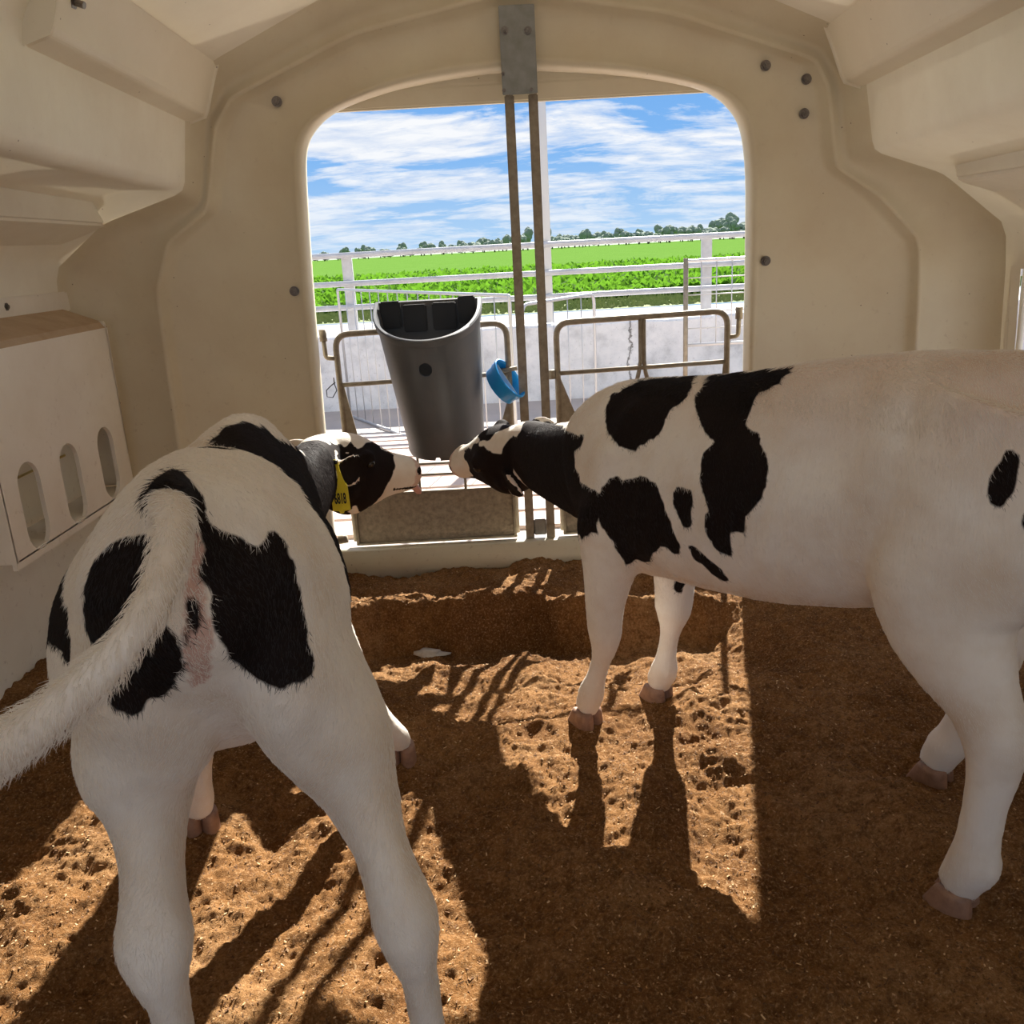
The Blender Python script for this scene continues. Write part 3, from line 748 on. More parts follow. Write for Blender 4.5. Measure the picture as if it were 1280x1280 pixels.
for row, (yr, x0r, step) in enumerate(((296, -98, 6.4), (309, -96, 6.6), (322, -101, 6.5), (335, -99.5, 6.8), (350, -104, 7.0))):
    tX = x0r
    while tX < 122:
        t_ = (tX + 98) / 220
        sc = (.84 + .50 * t_ + random.uniform(-.16, .20)) * (.8 + .25 * float(vnoise(np.array([[tX, 0.]]), .07, 12)[0]))
        if random.random() < .86:
            ci = random.choice([0, 1, 1, 3, 3, 0, 1]); o = bpy.data.objects.new('tree', None); COL.objects.link(o); o.location = (tX, yr, -.03); o.scale = (sc * 1.05, sc * 1.05, sc)
            o['label'] = 'small hazy tree in the distant tree line beyond the green field'; o['category'] = 'tree'; o['group'] = 'trees along the horizon'
            c = bpy.data.objects.new('crown', crowns[ci]); COL.objects.link(c); c.parent = o; c.rotation_euler = (0, 0, random.uniform(0, 6))
            tk = bpy.data.objects.new('trunk', trunk_me); COL.objects.link(tk); tk.parent = o
        tX += step * max(1, .35 + .75 * sc) + random.uniform(0, .9)

# white pipe fence standing on the barrier
YP = 6.70
fence = empty('pipe_fence', (0, YP, .545), 'white pipe fence of three rails standing on the concrete barrier', 'fence')
for zc in (.735, .905, 1.105):
    rel(tube_obj('rail', [(-7, YP - .02, zc), (0, YP - .02, zc + .004), (7, YP - .02, zc)], .021, M_white, fence, 10), fence)
for px, py in ((438, 380), (884, 350)):
    xx = float(at(px, py, YP)[0]); rel(box_obj('post', (xx, YP + .035, .84), (.075, .045, .56), M_white, fence, .006), fence)
for xx in (-4.6, 4.6): rel(box_obj('post', (xx, YP + .035, .84), (.075, .045, .56), M_white, fence, .006), fence)
xx = float(at(683, 300, YP)[0])
tp_ = empty('tall_post', (xx, YP, .545), 'tall galvanised steel post rising above the white pipe fence behind the door uprights', 'post')
rel(box_obj('shaft', (xx, YP + .035, 1.32), (.065, .045, 1.54), M_wire, tp_, .004), tp_)
rel(box_obj('base_plate', (xx + .30, YP - .05, .565), (.13, .10, .03), M_white, tp_, .005), tp_)

# hurdle panels
def hurdle(name, a, b, n, zt, zb, label, horiz=0, r=.009, rounded_end=False):
    a = np.array(a); b = np.array(b)
    h = empty(name, (float(a[0]), float(a[1]), zb), label, 'hurdle')
    A = lambda t, z_: (float(lerp(a[0], b[0], t)), float(lerp(a[1], b[1], t)), z_)
    rel(tube_obj('frame', rounded([A(0, zb), A(0, zt), A(1, zt), A(1, zb), A(0, zb)], .06 if rounded_end else .015, 4), r, M_wire, h, 8), h)
    for k in range(1, n):
        rel(tube_obj('wire', [A(k / n, zb), A(k / n, zt)], .0035, M_wire, h, 5), h)
    for k in range(1, horiz + 1):
        zc = zb + (zt - zb) * k / (horiz + 1); rel(tube_obj('cross_wire', [A(0, zc), A(1, zc)], .0035, M_wire, h, 5), h)
    return h
pA = at(430, 440, 6.3); pB = at(640, 440, 4.3)
hurdle('wire_hurdle', (pA[0], 6.3), (pB[0], 4.25), 16, .885, .0, 'pale wire hurdle panel running from the left behind the bucket', 0)
pA = at(655, 440, 4.9); pB = at(742, 440, 5.7)
hurdle('wire_hurdle', (float(pA[0]), 4.9), (float(pB[0]), 5.6), 5, .80, .0, 'short rounded wire hurdle panel behind the two door uprights', 0, .010, True)
pA = at(857, 400, 5.2); pB = at(990, 400, 5.2)
hm = hurdle('mesh_gate', (float(pA[0]), 5.2), (float(pB[0]), 5.2), 7, .975, .50, 'grey wire mesh gate on a dark post in front of the barrier at right', 4, .010)
hm['category'] = 'gate'
rel(tube_obj('gate_post', [(float(pA[0]), 5.2, -.01), (float(pA[0]), 5.2, .99)], .014, M_rust, hm, 8), hm)

# white board of the neighbouring hutch seen through the side opening
nb = empty('neighbour_hutch', (3.0, 2.9, 0), 'white neighbouring hutch glimpsed through the opening in the right wall', 'hutch')
bm = bmesh.new(); add_box(bm, (3.15, 5.0, .40), (.5, .05, .80), bevel=.01); rel(bm_obj('side_panel', bm, M_white, nb), nb)
bm = bmesh.new(); add_box(bm, (3.15, 4.96, .83), (.56, .10, .05), bevel=.01); rel(bm_obj('roof_edge', bm, M_white, nb), nb)

# a crumpled pale scrap and droppings lying on the bedding
bm = bmesh.new(); sc_ = at(537, 790, 2.52)
bmesh.ops.create_icosphere(bm, subdivisions=3, radius=1)
for v in bm.verts:
    d = float(vnoise(np.array([v.co[:]]), 2.3, 8)[0]); v.co = Vector((v.co.x * .040, v.co.y * .026, v.co.z * .012)) * (1 + .7 * d)
    v.co += Vector((sc_[0], sc_[1], bed_at(sc_[0], sc_[1]) + .006))
bm_obj('milk_powder_clump', bm, mat('pale_clump', (.62, .60, .58), .8, 0, (.42, .40, .38), 60, .7, .8, 100), None, True, label='small pale grey crumpled clump lying on the bedding near the door', category='clump')

# ================================================================ CALVES
def cat_rom(P, sub):
    P = np.array(P, float); out = []
    Q = np.vstack([2 * P[0] - P[1], P, 2 * P[-1] - P[-2]])
    for i in range(1, len(Q) - 2):
        for k in range(sub):
            t = k / sub; a, b, c, d = Q[i - 1:i + 3]
            out.append(.5 * (2 * b + (c - a) * t + (2 * a - 5 * b + 4 * c - d) * t * t + (3 * b - a - 3 * c + d) * t ** 3))
    out.append(P[-1]); return np.array(out)
def loft(st, side, n=28, sub=4, mode='tube', k=.0, axis=None, upv_=None):
    """stations: (x,y,z, lateral radius, up radius, down radius[, squash k]) -> closed mesh verts, faces"""
    st = cat_rom(st, sub); st[:, 3:6] = np.maximum(st[:, 3:6], .004)
    C = st[:, :3]; vs_ = []; fs = []
    side = np.array(side, float); side /= np.linalg.norm(side)
    for i in range(len(C)):
        if axis is not None: t = np.array(axis, float)
        else: t = C[min(i + 1, len(C) - 1)] - C[max(i - 1, 0)]
        t /= np.linalg.norm(t)
        s_ = side - t * np.dot(side, t); s_ /= np.linalg.norm(s_)
        u_ = np.cross(s_, t); 
        if upv_ is not None and np.dot(u_, upv_) < 0: u_ = -u_
        kk = st[i, 6] if st.shape[1] > 6 else k
        for j in range(n):
            a = 2 * pi * j / n; c_, s2 = cos(a), sin(a)
            lat = st[i, 3] * np.sign(s2) * abs(s2) ** .92 * (1 - kk * c_)
            vs_.append(C[i] + s_ * lat + u_ * (c_ * (st[i, 4] if c_ > 0 else st[i, 5])))
    m = len(C)
    for i in range(m - 1):
        for j in range(n): fs.append((i * n + j, i * n + (j + 1) % n, (i + 1) * n + (j + 1) % n, (i + 1) * n + j))
    c0 = len(vs_); vs_.append(C[0]); vs_.append(C[-1])
    for j in range(n): fs.append((c0, (j + 1) % n, j)); fs.append((c0 + 1, (m - 1) * n + j, (m - 1) * n + (j + 1) % n))
    return vs_, fs
HEAD = [(-.06, .045, -.05, .045), (-.02, .062, -.085, .063), (.03, .070, -.108, .074), (.075, .074, -.122, .082), (.115, .070, -.124, .082), (.155, .058, -.108, .068),
        (.195, .044, -.090, .054), (.235, .034, -.074, .046), (.268, .030, -.064, .049), (.295, .026, -.057, .047), (.311, .017, -.050, .040), (.320, .004, -.036, .024)]
def make_calf(root, spine, neck, head_o, head_f, head_u, legs, tail, right_v, ears, voxel=.0062, hs_=1.0, ear_s=1.0, anat=None):
    """one continuous body: lofted trunk, neck, head, ears, legs and tail fused by a voxel remesh and relaxed"""
    V_, F_ = [], []
    def add(vf):
        b = len(V_); V_.extend(vf[0]); F_.extend([tuple(i + b for i in f) for f in vf[1]])
    add(loft([(x, y, (a + b) / 2 + (a - b) * .04, hw, (a - b) * .46, (a - b) * .54, kk) for x, y, a, b, hw, kk in spine], right_v, 36, 5, upv_=(0, 0, 1)))
    add(loft(neck, right_v, 28, 4, upv_=(0, 0, 1)))
    f = Vector(head_f).normalized(); u = Vector(head_u); u = (u - f * u.dot(f)).normalized(); r_ = f.cross(u)
    Ho = Vector(head_o)
    def HW(x, y, z_): return Ho + f * x + r_ * y * (.5 + .5 * hs_) + u * z_ * hs_      # x forward, y to the animal's right, z up
    hs = []
    for x, zt, zb, hw in HEAD:
        c = HW(x, 0, (zt + zb) / 2); hs.append((*c, hw * (.5 + .5 * hs_), (zt - zb) / 2 * hs_, (zt - zb) / 2 * hs_, .10 if x < .2 else -.05))
    add(loft(hs, tuple(r_), 28, 3, axis=tuple(f), upv_=tuple(u)))
    # brows, cheeks, nostril wings, lips
    for sgn in (-1, 1):
        for (x, y, z_, rr) in ((.105, .066, .032, .026), (.06, .062, -.045, .040), (.288, .030, .004, .019), (.292, .024, -.036, .018)):
            c = HW(x, sgn * y, z_); add(loft([(*(c - f * rr), .3 * rr, .3 * rr, .3 * rr), (*(c - f * rr * .6), .8 * rr, .8 * rr, .8 * rr), (*c, rr, rr, rr), (*(c + f * rr * .6), .8 * rr, .8 * rr, .8 * rr), (*(c + f * rr), .3 * rr, .3 * rr, .3 * rr)], tuple(r_), 12, 1, axis=tuple(f)))
    # ears: cupped leaf shapes
    for sgn, (dx, dy, dz), (nx_, ny_, nz_), bx_, bz_ in ears:
        d = (f * dx + r_ * dy * sgn + u * dz).normalized(); nrm = (f * nx_ + r_ * ny_ * sgn + u * nz_); nrm = (nrm - d * nrm.dot(d)).normalized()
        wv = d.cross(nrm); base = HW(bx_, sgn * .060, bz_)
        st = []
        for t, wdt in ((-.02, .014), (0, .018), (.025, .028), (.05, .037), (.075, .038), (.095, .030), (.112, .017), (.120, .006)):
            c = base + d * t * ear_s; st.append((t, wdt * ear_s, c))
        n = 18; b0 = len(V_)
        for t, wdt, c in st:
            for j in range(n):
                a = 2 * pi * j / n
                yy_ = wdt * cos(a); th_ = .0085 if t < .11 else .005
                cup = .45 * (yy_ ** 2) / .038
                V_.append(np.array(c + wv * yy_ + nrm * (th_ * sin(a) + cup)))
        for i in range(len(st) - 1):
            for j in range(n): F_.append((b0 + i * n + j, b0 + i * n + (j + 1) % n, b0 + (i + 1) * n + (j + 1) % n, b0 + (i + 1) * n + j))
        F_.append(tuple(b0 + j for j in range(n))[::-1]); F_.append(tuple(b0 + (len(st) - 1) * n + j for j in range(n)))
    for lg in legs: add(loft(lg['st'], right_v, 22, 4))
    add(loft(tail, right_v, 14, 5))
    me = bpy.data.meshes.new('raw'); me.from_pydata([tuple(map(float, v)) for v in V_], [], F_)
    bm = bmesh.new(); bm.from_mesh(me); bmesh.ops.recalc_face_normals(bm, faces=bm.faces); bm.to_mesh(me); bm.free()
    o = bpy.data.objects.new('raw', me); COL.objects.link(o)
    md = o.modifiers.new('r', 'REMESH'); md.mode = 'VOXEL'; md.voxel_size = voxel; md.adaptivity = 0
    bpy.context.view_layer.update(); dg = bpy.context.evaluated_depsgraph_get()
    nm = bpy.data.meshes.new_from_object(o.evaluated_get(dg)); bpy.data.objects.remove(o)
    nv = len(nm.vertices); P = np.empty(nv * 3, np.float32); nm.vertices.foreach_get('co', P); P = P.reshape(-1, 3).astype(float)
    E_ = np.empty(len(nm.edges) * 2, np.int32); nm.edges.foreach_get('vertices', E_); E_ = E_.reshape(-1, 2)
    deg = np.bincount(E_.ravel(), minlength=nv)[:, None]
    def lap(P):
        S = np.zeros_like(P)
        for c in range(3):
            S[:, c] = np.bincount(E_[:, 0], P[E_[:, 1], c], nv) + np.bincount(E_[:, 1], P[E_[:, 0], c], nv)
        return S / np.maximum(deg, 1)
    for it in range(14):
        P = P + .55 * (lap(P) - P); P = P - .50 * (lap(P) - P) if it % 2 else P
    nm.vertices.foreach_set('co', P.astype(np.float32).ravel()); nm.update()
    N = np.empty(nv * 3, np.float32); nm.vertices.foreach_get('normal', N); N = N.reshape(-1, 3).astype(float)
    P = P + N * (.0016 * fbm(P, 14, 2, 3)[:, None] + .0006 * fbm(P, 70, 1, 9)[:, None])
    if anat is not None:   # bones and muscles under the coat: hook bone, flank hollow, ribs, shoulder blade, thigh groove
        o2, d2 = np.array(anat[0]), np.array(anat[1]); q = P[:, :2] - o2; s_ = q @ d2; lt = np.abs(q @ np.array([-d2[1], d2[0]])); z_ = P[:, 2]
        g = lambda a, b, c, e: np.exp(-(((s_ - a) / c) ** 2) - (((z_ - b) / e) ** 2))
        amt = .009 * g(.20, .85, .04, .03) - .013 * g(.31, .74, .055, .06) - .006 * g(.27, .56, .03, .07) + .007 * g(.16, .56, .05, .06) + .008 * g(-.10, .80, .03, .03) - .005 * g(.04, .72, .03, .12)
        line = np.abs((s_ - .80) - (z_ - .6) * -.28); amt += .007 * np.exp(-(line / .022) ** 2) * np.clip((z_ - .45) / .1, 0, 1) * np.clip((.82 - z_) / .05, 0, 1) + .008 * g(.86, .52, .04, .045)
        rib = (s_ > .36) & (s_ < .72); amt += np.where(rib, .0012 * np.sin((s_ + .25 * (z_ - .6)) * 2 * pi / .042), 0) * np.clip((z_ - .46) / .06, 0, 1) * np.clip((.78 - z_) / .08, 0, 1)
        amt *= np.clip((lt - .05) / .04, 0, 1) * (s_ < 1.0)
        P = P + N * amt[:, None]
    nm.vertices.foreach_set('co', P.astype(np.float32).ravel()); nm.update()
    nm.vertices.foreach_get('normal', n_tmp := np.empty(nv * 3, np.float32)); N = n_tmp.reshape(-1, 3).astype(float)
    nm.polygons.foreach_set('use_smooth', [True] * len(nm.polygons)); nm.materials.clear(); nm.materials.append(M_coat); nm.name = 'body'
    body = link(bpy.data.objects.new('body', nm), root); rel(body, root)
    er = [(np.array(HW(bx_, sgn * .060, bz_)), sgn, dd_, nn_, ear_s) for sgn, dd_, nn_, bx_, bz_ in ears]
    return body, nm, P, N, HW, (f, r_, u), er

def set_attr(me, name, vals, dom='POINT'):
    a = me.attributes.new(name, 'FLOAT', dom); a.data.foreach_set('value', np.asarray(vals, np.float32))

def visible_mask(nm, P, N):
    view = CAMP - P; view /= np.linalg.norm(view, axis=1, keepdims=True)
    face = (N * view).sum(1) > .06
    tree = BVHTree.FromPolygons([tuple(v) for v in P], [tuple(p.vertices) for p in nm.polygons])
    ok = np.zeros(len(P), bool); cv = Vector(CAMP)
    for i in np.nonzero(face)[0]:
        d = Vector(P[i] + N[i] * .004) - cv; L = d.length
        h = tree.ray_cast(cv, d / L, L - .003)
        ok[i] = h[0] is None
    return ok
def spread(P, vis, val, maxd=.09, default=0.):
    kd = KDTree(int(vis.sum())); ids = np.nonzero(vis)[0]
    for j, i in enumerate(ids): kd.insert(P[i], j)
    kd.balance(); out = val.copy()
    for i in np.nonzero(~vis)[0]:
        co, j, d = kd.find(P[i]); out[i] = val[ids[j]] if d < maxd else default
    return out

def make_fur(root, nm, P, N, coat, n, length_fn, back, seed=1, down=.6, rad=.00031):
    """coat hair: short tapered strands lying back along the skin"""
    r2 = np.random.default_rng(seed)
    nm.calc_loop_triangles(); TT = np.empty(len(nm.loop_triangles) * 3, np.int32); nm.loop_triangles.foreach_get('vertices', TT); TT = TT.reshape(-1, 3)
    A, B, C_ = P[TT[:, 0]], P[TT[:, 1]], P[TT[:, 2]]
    L0, _ = length_fn(P)
    area = np.linalg.norm(np.cross(B - A, C_ - A), axis=1) * (1 + 1.6 * (L0[TT[:, 0]] > .022))
    pk = r2.choice(len(TT), n, p=area / area.sum())
    u = r2.random(n); v = r2.random(n); fl_ = u + v > 1; u[fl_] = 1 - u[fl_]; v[fl_] = 1 - v[fl_]
    p = A[pk] * (1 - u - v)[:, None] + B[pk] * u[:, None] + C_[pk] * v[:, None]
    nn = N[TT[pk, 0]]; cv = coat[TT[pk, 0]] * (1 - u - v) + coat[TT[pk, 1]] * u + coat[TT[pk, 2]] * v
    cv = (cv + r2.normal(0, .10, n) > .5).astype(float)
    L, lift = length_fn(p); L = L * r2.uniform(.6, 1.25, n)
    flow = np.array(back)[None] * (1 - down) + np.array([0, 0, -1])[None] * down
    sw = fbm(p, 5.5, 2, 4)[:, None] * np.array([.5, .5, .2])[None] + fbm(p + 9, 5.5, 2, 7)[:, None] * np.array([-.3, .4, .5])[None] + r2.normal(0, .16, (n, 3))
    flow = flow + sw * .8; flow = flow - nn * (flow * nn).sum(1, keepdims=True); flow /= np.linalg.norm(flow, axis=1, keepdims=True) + 1e-6
    l1 = lift[:, None]
    d0 = flow * (1 - l1) + nn * l1; d1 = flow * (1 - l1 * .5) + nn * l1 * .45
    q0 = p - nn * .001; q1 = q0 + d0 * (L * .5)[:, None]; q2 = q1 + d1 * (L * .5)[:, None]
    pts = np.stack([q0, q1, q2], 1).reshape(-1, 3)
    hc = bpy.data.hair_curves.new('fur'); hc.add_curves([3] * n)
    hc.attributes['position'].data.foreach_set('vector', pts.astype(np.float32).ravel())
    ra = hc.attributes.get('radius') or hc.attributes.new('radius', 'FLOAT', 'POINT')
    ra.data.foreach_set('value', np.tile([rad, rad * .8, rad * .15], n).astype(np.float32))
    ca_ = hc.attributes.new('coat', 'FLOAT', 'CURVE'); ca_.data.foreach_set('value', cv.astype(np.float32))
    hc.materials.append(M_fur)
    o = bpy.data.objects.new('fur', hc); COL.objects.link(o); o.parent = root; rel(o, root); o['kind'] = 'stuff'
    return o

def hoof(root, x, y, fdir, z_top=.052, sc=1.0):
    """cloven hoof: two claws, toes forward"""
    f = Vector((fdir[0], fdir[1], 0)).normalized(); s_ = Vector((f.y, -f.x, 0)); bm = bmesh.new()
    for sg in (-1, 1):
        c = Vector((x, y, 0)) + s_ * sg * .0165 * sc; rings = []
        for (zc, fr_, bk, w_) in ((-.006, .050, .034, .0185), (.008, .049, .034, .019), (.026, .040, .033, .0185), (.042, .032, .031, .0180), (z_top, .026, .028, .016)):
            rg = []
            for k in range(14):
                a = 2 * pi * k / 14; e = cos(a)
                off = f * (e * (fr_ if e > 0 else bk) * sc) + s_ * (sin(a) * w_ * sc * (1 - .45 * max(e, 0)))
                rg.append(bm.verts.new(c + off + Vector((0, 0, zc * sc - .010))))
            rings.append(rg)
        for a, b in zip(rings, rings[1:]):
            for k in range(14): bm.faces.new((a[k], a[(k + 1) % 14], b[(k + 1) % 14], b[k]))
        bm.faces.new(rings[0][::-1]); bm.faces.new(rings[-1])
    return rel(bm_obj('hoof', bm, M_hoof, root, True), root)
def sphere_obj(name, c, r, m, root):
    bm = bmesh.new(); bmesh.ops.create_uvsphere(bm, u_segments=20, v_segments=12, radius=r, matrix=Matrix.Translation(Vector(c)))
    return rel(bm_obj(name, bm, m, root, True), root)

def leg_st(pts): return {'st': [(x, y, z_, a, b, b) for x, y, z_, a, b in pts]}
def px(poly, ox=0, oy=0, s=1.): return [(ox + x / s, oy + y / s) for x, y in poly]

# ---------------------------------------------------------------- left calf, seen from behind
FL = np.array([-.13, .71]); FL /= np.linalg.norm(FL); RVL = (FL[1], -FL[0], 0)
calfL = empty('calf', (-.42, 1.25, 0), 'black and white calf seen from behind, tail swung left, wearing a yellow ear tag', 'calf')
spineL = [(-.318, .79, .865, .76, .030, .0), (-.322, .815, .888, .72, .062, .15), (-.33, .86, .902, .68, .105, .22), (-.342, .93, .905, .62, .138, .26), (-.36, 1.0, .900, .56, .156, .22),
          (-.402, 1.1, .868, .48, .164, .24), (-.470, 1.22, .825, .41, .196, .30), (-.508, 1.35, .800, .375, .206, .34), (-.508, 1.47, .812, .37, .186, .36), (-.500, 1.58, .832, .38, .152, .42),
          (-.498, 1.67, .822, .39, .122, .34), (-.505, 1.76, .775, .42, .100, .2), (-.505, 1.81, .74, .46, .08, .1)]
neckL = [(-.50, 1.68, .64, .10, .16, .20), (-.512, 1.80, .61, .085, .155, .175), (-.515, 1.93, .585, .080, .125, .14), (-.52, 2.07, .56, .070, .105, .12), (-.525, 2.20, .545, .064, .098, .108), (-.525, 2.32, .545, .062, .092, .10), (-.52, 2.41, .545, .058, .08, .09)]
legsL = [
 # right hind
 leg_st([(-.285, 1.00, .80, .045, .105), (-.282, .985, .74, .070, .145), (-.276, .975, .66, .076, .150), (-.258, .975, .59, .077, .128), (-.228, .965, .52, .068, .102), (-.205, .945, .465, .047, .076), (-.182, .912, .415, .034, .058), (-.164, .882, .375, .0355, .050), (-.153, .865, .345, .0400, .047), (-.148, .862, .310, .034, .043), (-.144, .862, .275, .0235, .036),
         (-.140, .862, .22, .0215, .031), (-.138, .864, .14, .023, .030), (-.137, .868, .095, .035, .038), (-.136, .880, .065, .033, .036), (-.134, .888, .038, .029, .031)]),
 leg_st([(-.42, 1.00, .80, .050, .105), (-.426, .985, .74, .078, .145), (-.438, .975, .66, .086, .150), (-.448, .970, .59, .089, .128), (-.468, .955, .52, .076, .102), (-.464, .935, .465, .050, .076), (-.455, .902, .415, .036, .058), (-.449, .872, .375, .0375, .051), (-.446, .853, .345, .0425, .048), (-.444, .848, .310, .036, .044), (-.440, .846, .275, .0245, .036),
         (-.439, .846, .22, .022, .031), (-.439, .848, .14, .023, .030), (-.440, .852, .095, .035, .038), (-.440, .863, .065, .033, .036), (-.441, .872, .038, .029, .031)]),
 # right fore
 leg_st([(-.430, 1.66, .66, .042, .09), (-.410, 1.655, .56, .050, .090), (-.396, 1.66, .45, .042, .068), (-.376, 1.68, .35, .036, .046), (-.360, 1.70, .27, .033, .038), (-.346, 1.712, .22, .025, .029), (-.318, 1.732, .14, .0225, .025), (-.299, 1.744, .085, .028, .031), (-.282, 1.752, .06, .028, .030), (-.281, 1.757, .037, .026, .028)]),
 leg_st([(-.56, 1.64, .68, .06, .10), (-.585, 1.62, .56, .062, .095), (-.60, 1.605, .45, .052, .068), (-.615, 1.595, .35, .040, .046), (-.625, 1.58, .27, .036, .038), (-.635, 1.56, .22, .028, .030), (-.65, 1.54, .14, .025, .025), (-.657, 1.535, .085, .030, .031), (-.661, 1.540, .06, .029, .030), (-.663, 1.543, .037, .027, .028)]),
]
tailpts = [(-.335, .88, .875, .024), (-.330, .835, .892, .023), (-.322, .80, .893, .022)]
for p_, Y_, r_ in (((216, 650), .755, .0185), ((209, 700), .715, .0165), ((190, 755), .685, .0165), ((155, 806), .665, .0165), ((100, 862), .655, .0185), ((35, 912), .648, .021), ((-40, 965), .65, .023), ((-110, 1040), .655, .020)):
    p = at(*p_, Y_); tailpts.append((p[0], p[1], p[2], r_))
tailL = [(x, y, z_, r_, r_, r_) for x, y, z_, r_ in tailpts]
hO = at(400, 577, 2.43); hE = at(505, 584, 2.58)
bodyL, nmL, PL, NL, HWL, axL, erL = make_calf(calfL, spineL, neckL, hO, hE - hO, (.05, -.12, 1), legsL, tailL, RVL,
    [(1, (-.90, .46, -.20), (.45, 1., .15), .100, .022), (-1, (-.75, .5, -.5), (.3, .5, .1), .03, .02)], hs_=1.22, ear_s=1.25, anat=((-.345, .95), FL))
polys = [
 ([(231, 746), (237, 742), (239, 800), (235, 815), (230, 790)], .75, .95), ([(243, 738), (249, 748), (253, 792), (249, 802), (245, 775)], .75, .95), ([(236, 822), (239, 822), (239, 832), (236, 832)], .75, .95),
 (px([(235, 325), (330, 420), (385, 480), (392, 580), (440, 640), (560, 670), (650, 755), (715, 648), (790, 705), (850, 855), (872, 1000), (893, 1130), (925, 1290), (925, 1360), (880, 1420), (760, 1455), (640, 1400), (520, 1290), (430, 1130), (400, 950), (362, 880), (382, 720), (345, 630), (330, 590), (200, 560), (70, 560), (55, 490), (150, 380)], 160, 500, 4), .0, 1.25),
 ([(172, 667), (143, 677), (119, 697), (105, 732), (104, 766), (110, 803), (140, 812), (185, 790), (215, 700), (200, 668)], .79, 1.25),
 ([(205, 770), (229, 821), (219, 859), (201, 876), (188, 872), (177, 893), (167, 898), (136, 880), (150, 845), (170, 800)], .77, 1.25),
 ([(95, 680), (68, 722), (50, 760), (55, 800), (90, 828), (86, 780), (80, 746), (84, 715)], 1.0, 1.7),
 ([(257, 557), (272, 540), (300, 527), (322, 531), (340, 544), (362, 556), (440, 590), (475, 650), (490, 745), (436, 752), (425, 722), (409, 692), (395, 660), (387, 635), (375, 610), (350, 585), (322, 569), (290, 560)], 1.02, 1.95),
 (px([(-60, 330), (60, 415), (195, 425), (230, 330), (255, 318), (330, 350), (550, 392), (610, 350), (672, 322), (720, 335), (752, 395), (858, 432), (850, 500), (820, 640), (755, 760), (600, 925), (540, 830), (490, 925), (430, 980), (370, 1060), (250, 1100), (0, 900), (-120, 500)], 360, 500, 6.4), 1.8, 3),
]
def paint(P, N, nm, polys, vis):
    Q = proj(P); j = np.stack([fbm(P, 45, 2, 5), fbm(P + 5, 45, 2, 6)], 1) * 3.2
    m = np.zeros(len(P))
    for poly, ya, yb in polys: m[in_poly(Q + j, poly) & (P[:, 1] > ya) & (P[:, 1] < yb)] = 1
    return m
visL = visible_mask(nmL, PL, NL)
mL = paint(PL, NL, nmL, polys, visL)
# the tail itself is white beyond its root, whatever lies behind it
tailC = np.array([t[:3] for t in cat_rom(np.array(tailL), 5)])
dT = np.min(np.linalg.norm(PL[:, None, :] - tailC[None, 8:, :], axis=2), axis=1)
isT = (dT < .034) & (PL[:, 1] < .775)
mL[isT] = 0
mL = spread(PL, visL, mL, .10)
mL[(PL[:, 1] > 1.9) & ~visL & (PL[:, 1] < 2.5)] = 1
skL = np.zeros(len(PL)); Qp = proj(PL)
skin_poly = [(238, 668), (252, 664), (258, 690), (252, 730), (266, 790), (262, 850), (240, 860), (228, 820), (232, 740), (236, 700)]
skL[in_poly(Qp, skin_poly) & (PL[:, 1] < .95) & ~isT] = .75
for s_, x0_, x1_ in ((1, .285, .33),): pass
muz = np.array([HWL(.31, 0, -.01)[:]]); skL = np.maximum(skL, np.clip(1.5 - np.linalg.norm(PL - muz, axis=1) / .032, 0, 1))
# light smoothing of the masks keeps a soft, hairy border
locL = PL - np.array(HWL(0, 0, 0)[:]); earL = (locL @ np.array(axL[1][:]) > .086) & (locL @ np.array(axL[0][:]) < .09) & (PL[:, 1] > 2.1); mL[earL] = 1
set_attr(nmL, 'coat', mL); set_attr(nmL, 'skin', skL)
bkL = np.array([.13, -.75, 0])
def lenL(P):
    L = np.full(len(P), .0125); lift = np.full(len(P), .22)
    d = np.min(np.linalg.norm(P[:, None, :] - tailC[None, 6::2, :], axis=2), axis=1) if len(P) < 400000 else None
    tl_ = (d < .032) & (P[:, 1] < .79)
    L[tl_] = .019; lift[tl_] = .42
    low = P[:, 2] < .25; L[low] = .007
    hd = P[:, 1] > 2.3; L[hd] = .006; lift[hd] = .15
    return L, lift
def soften(nm, m, it=2):
    E_ = np.empty(len(nm.edges) * 2, np.int32); nm.edges.foreach_get('vertices', E_); E_ = E_.reshape(-1, 2); n = len(m)
    deg = np.maximum(np.bincount(E_.ravel(), minlength=n), 1)
    for _ in range(it): m = .4 * m + .6 * (np.bincount(E_[:, 0], m[E_[:, 1]], n) + np.bincount(E_[:, 1], m[E_[:, 0]], n)) / deg
    return m
def ear_rim(P, ax, er, m, sk):
    b, sgn, dd_, nn_, es = er[0]; f, r_, u = ax
    d = (f * dd_[0] + r_ * dd_[1] * sgn + u * dd_[2]).normalized(); nr_ = f * nn_[0] + r_ * nn_[1] * sgn + u * nn_[2]; nr_ = (nr_ - d * nr_.dot(d)).normalized(); wv = d.cross(nr_)
    q = P - b; t = q @ np.array(d[:]); w_ = np.abs(q @ np.array(wv[:])); n_ = q @ np.array(nr_[:])
    wid = np.interp(t / es, [-.02, 0, .025, .05, .075, .095, .112, .124], [.014, .018, .028, .037, .038, .030, .017, .004])
    ear = (t > .012) & (t < .13 * es) & (w_ < .055 * es) & (np.abs(n_) < .032)
    m[ear] = 1; rim = ear & (t > (.03 if es > 1.1 else .055)) & (w_ > wid * es - .0085) & (w_ < wid * es + .006) & (t > .03 * es) & (np.abs(n_) < .026); m[rim] = 0; sk[rim] = .35
    return m, sk
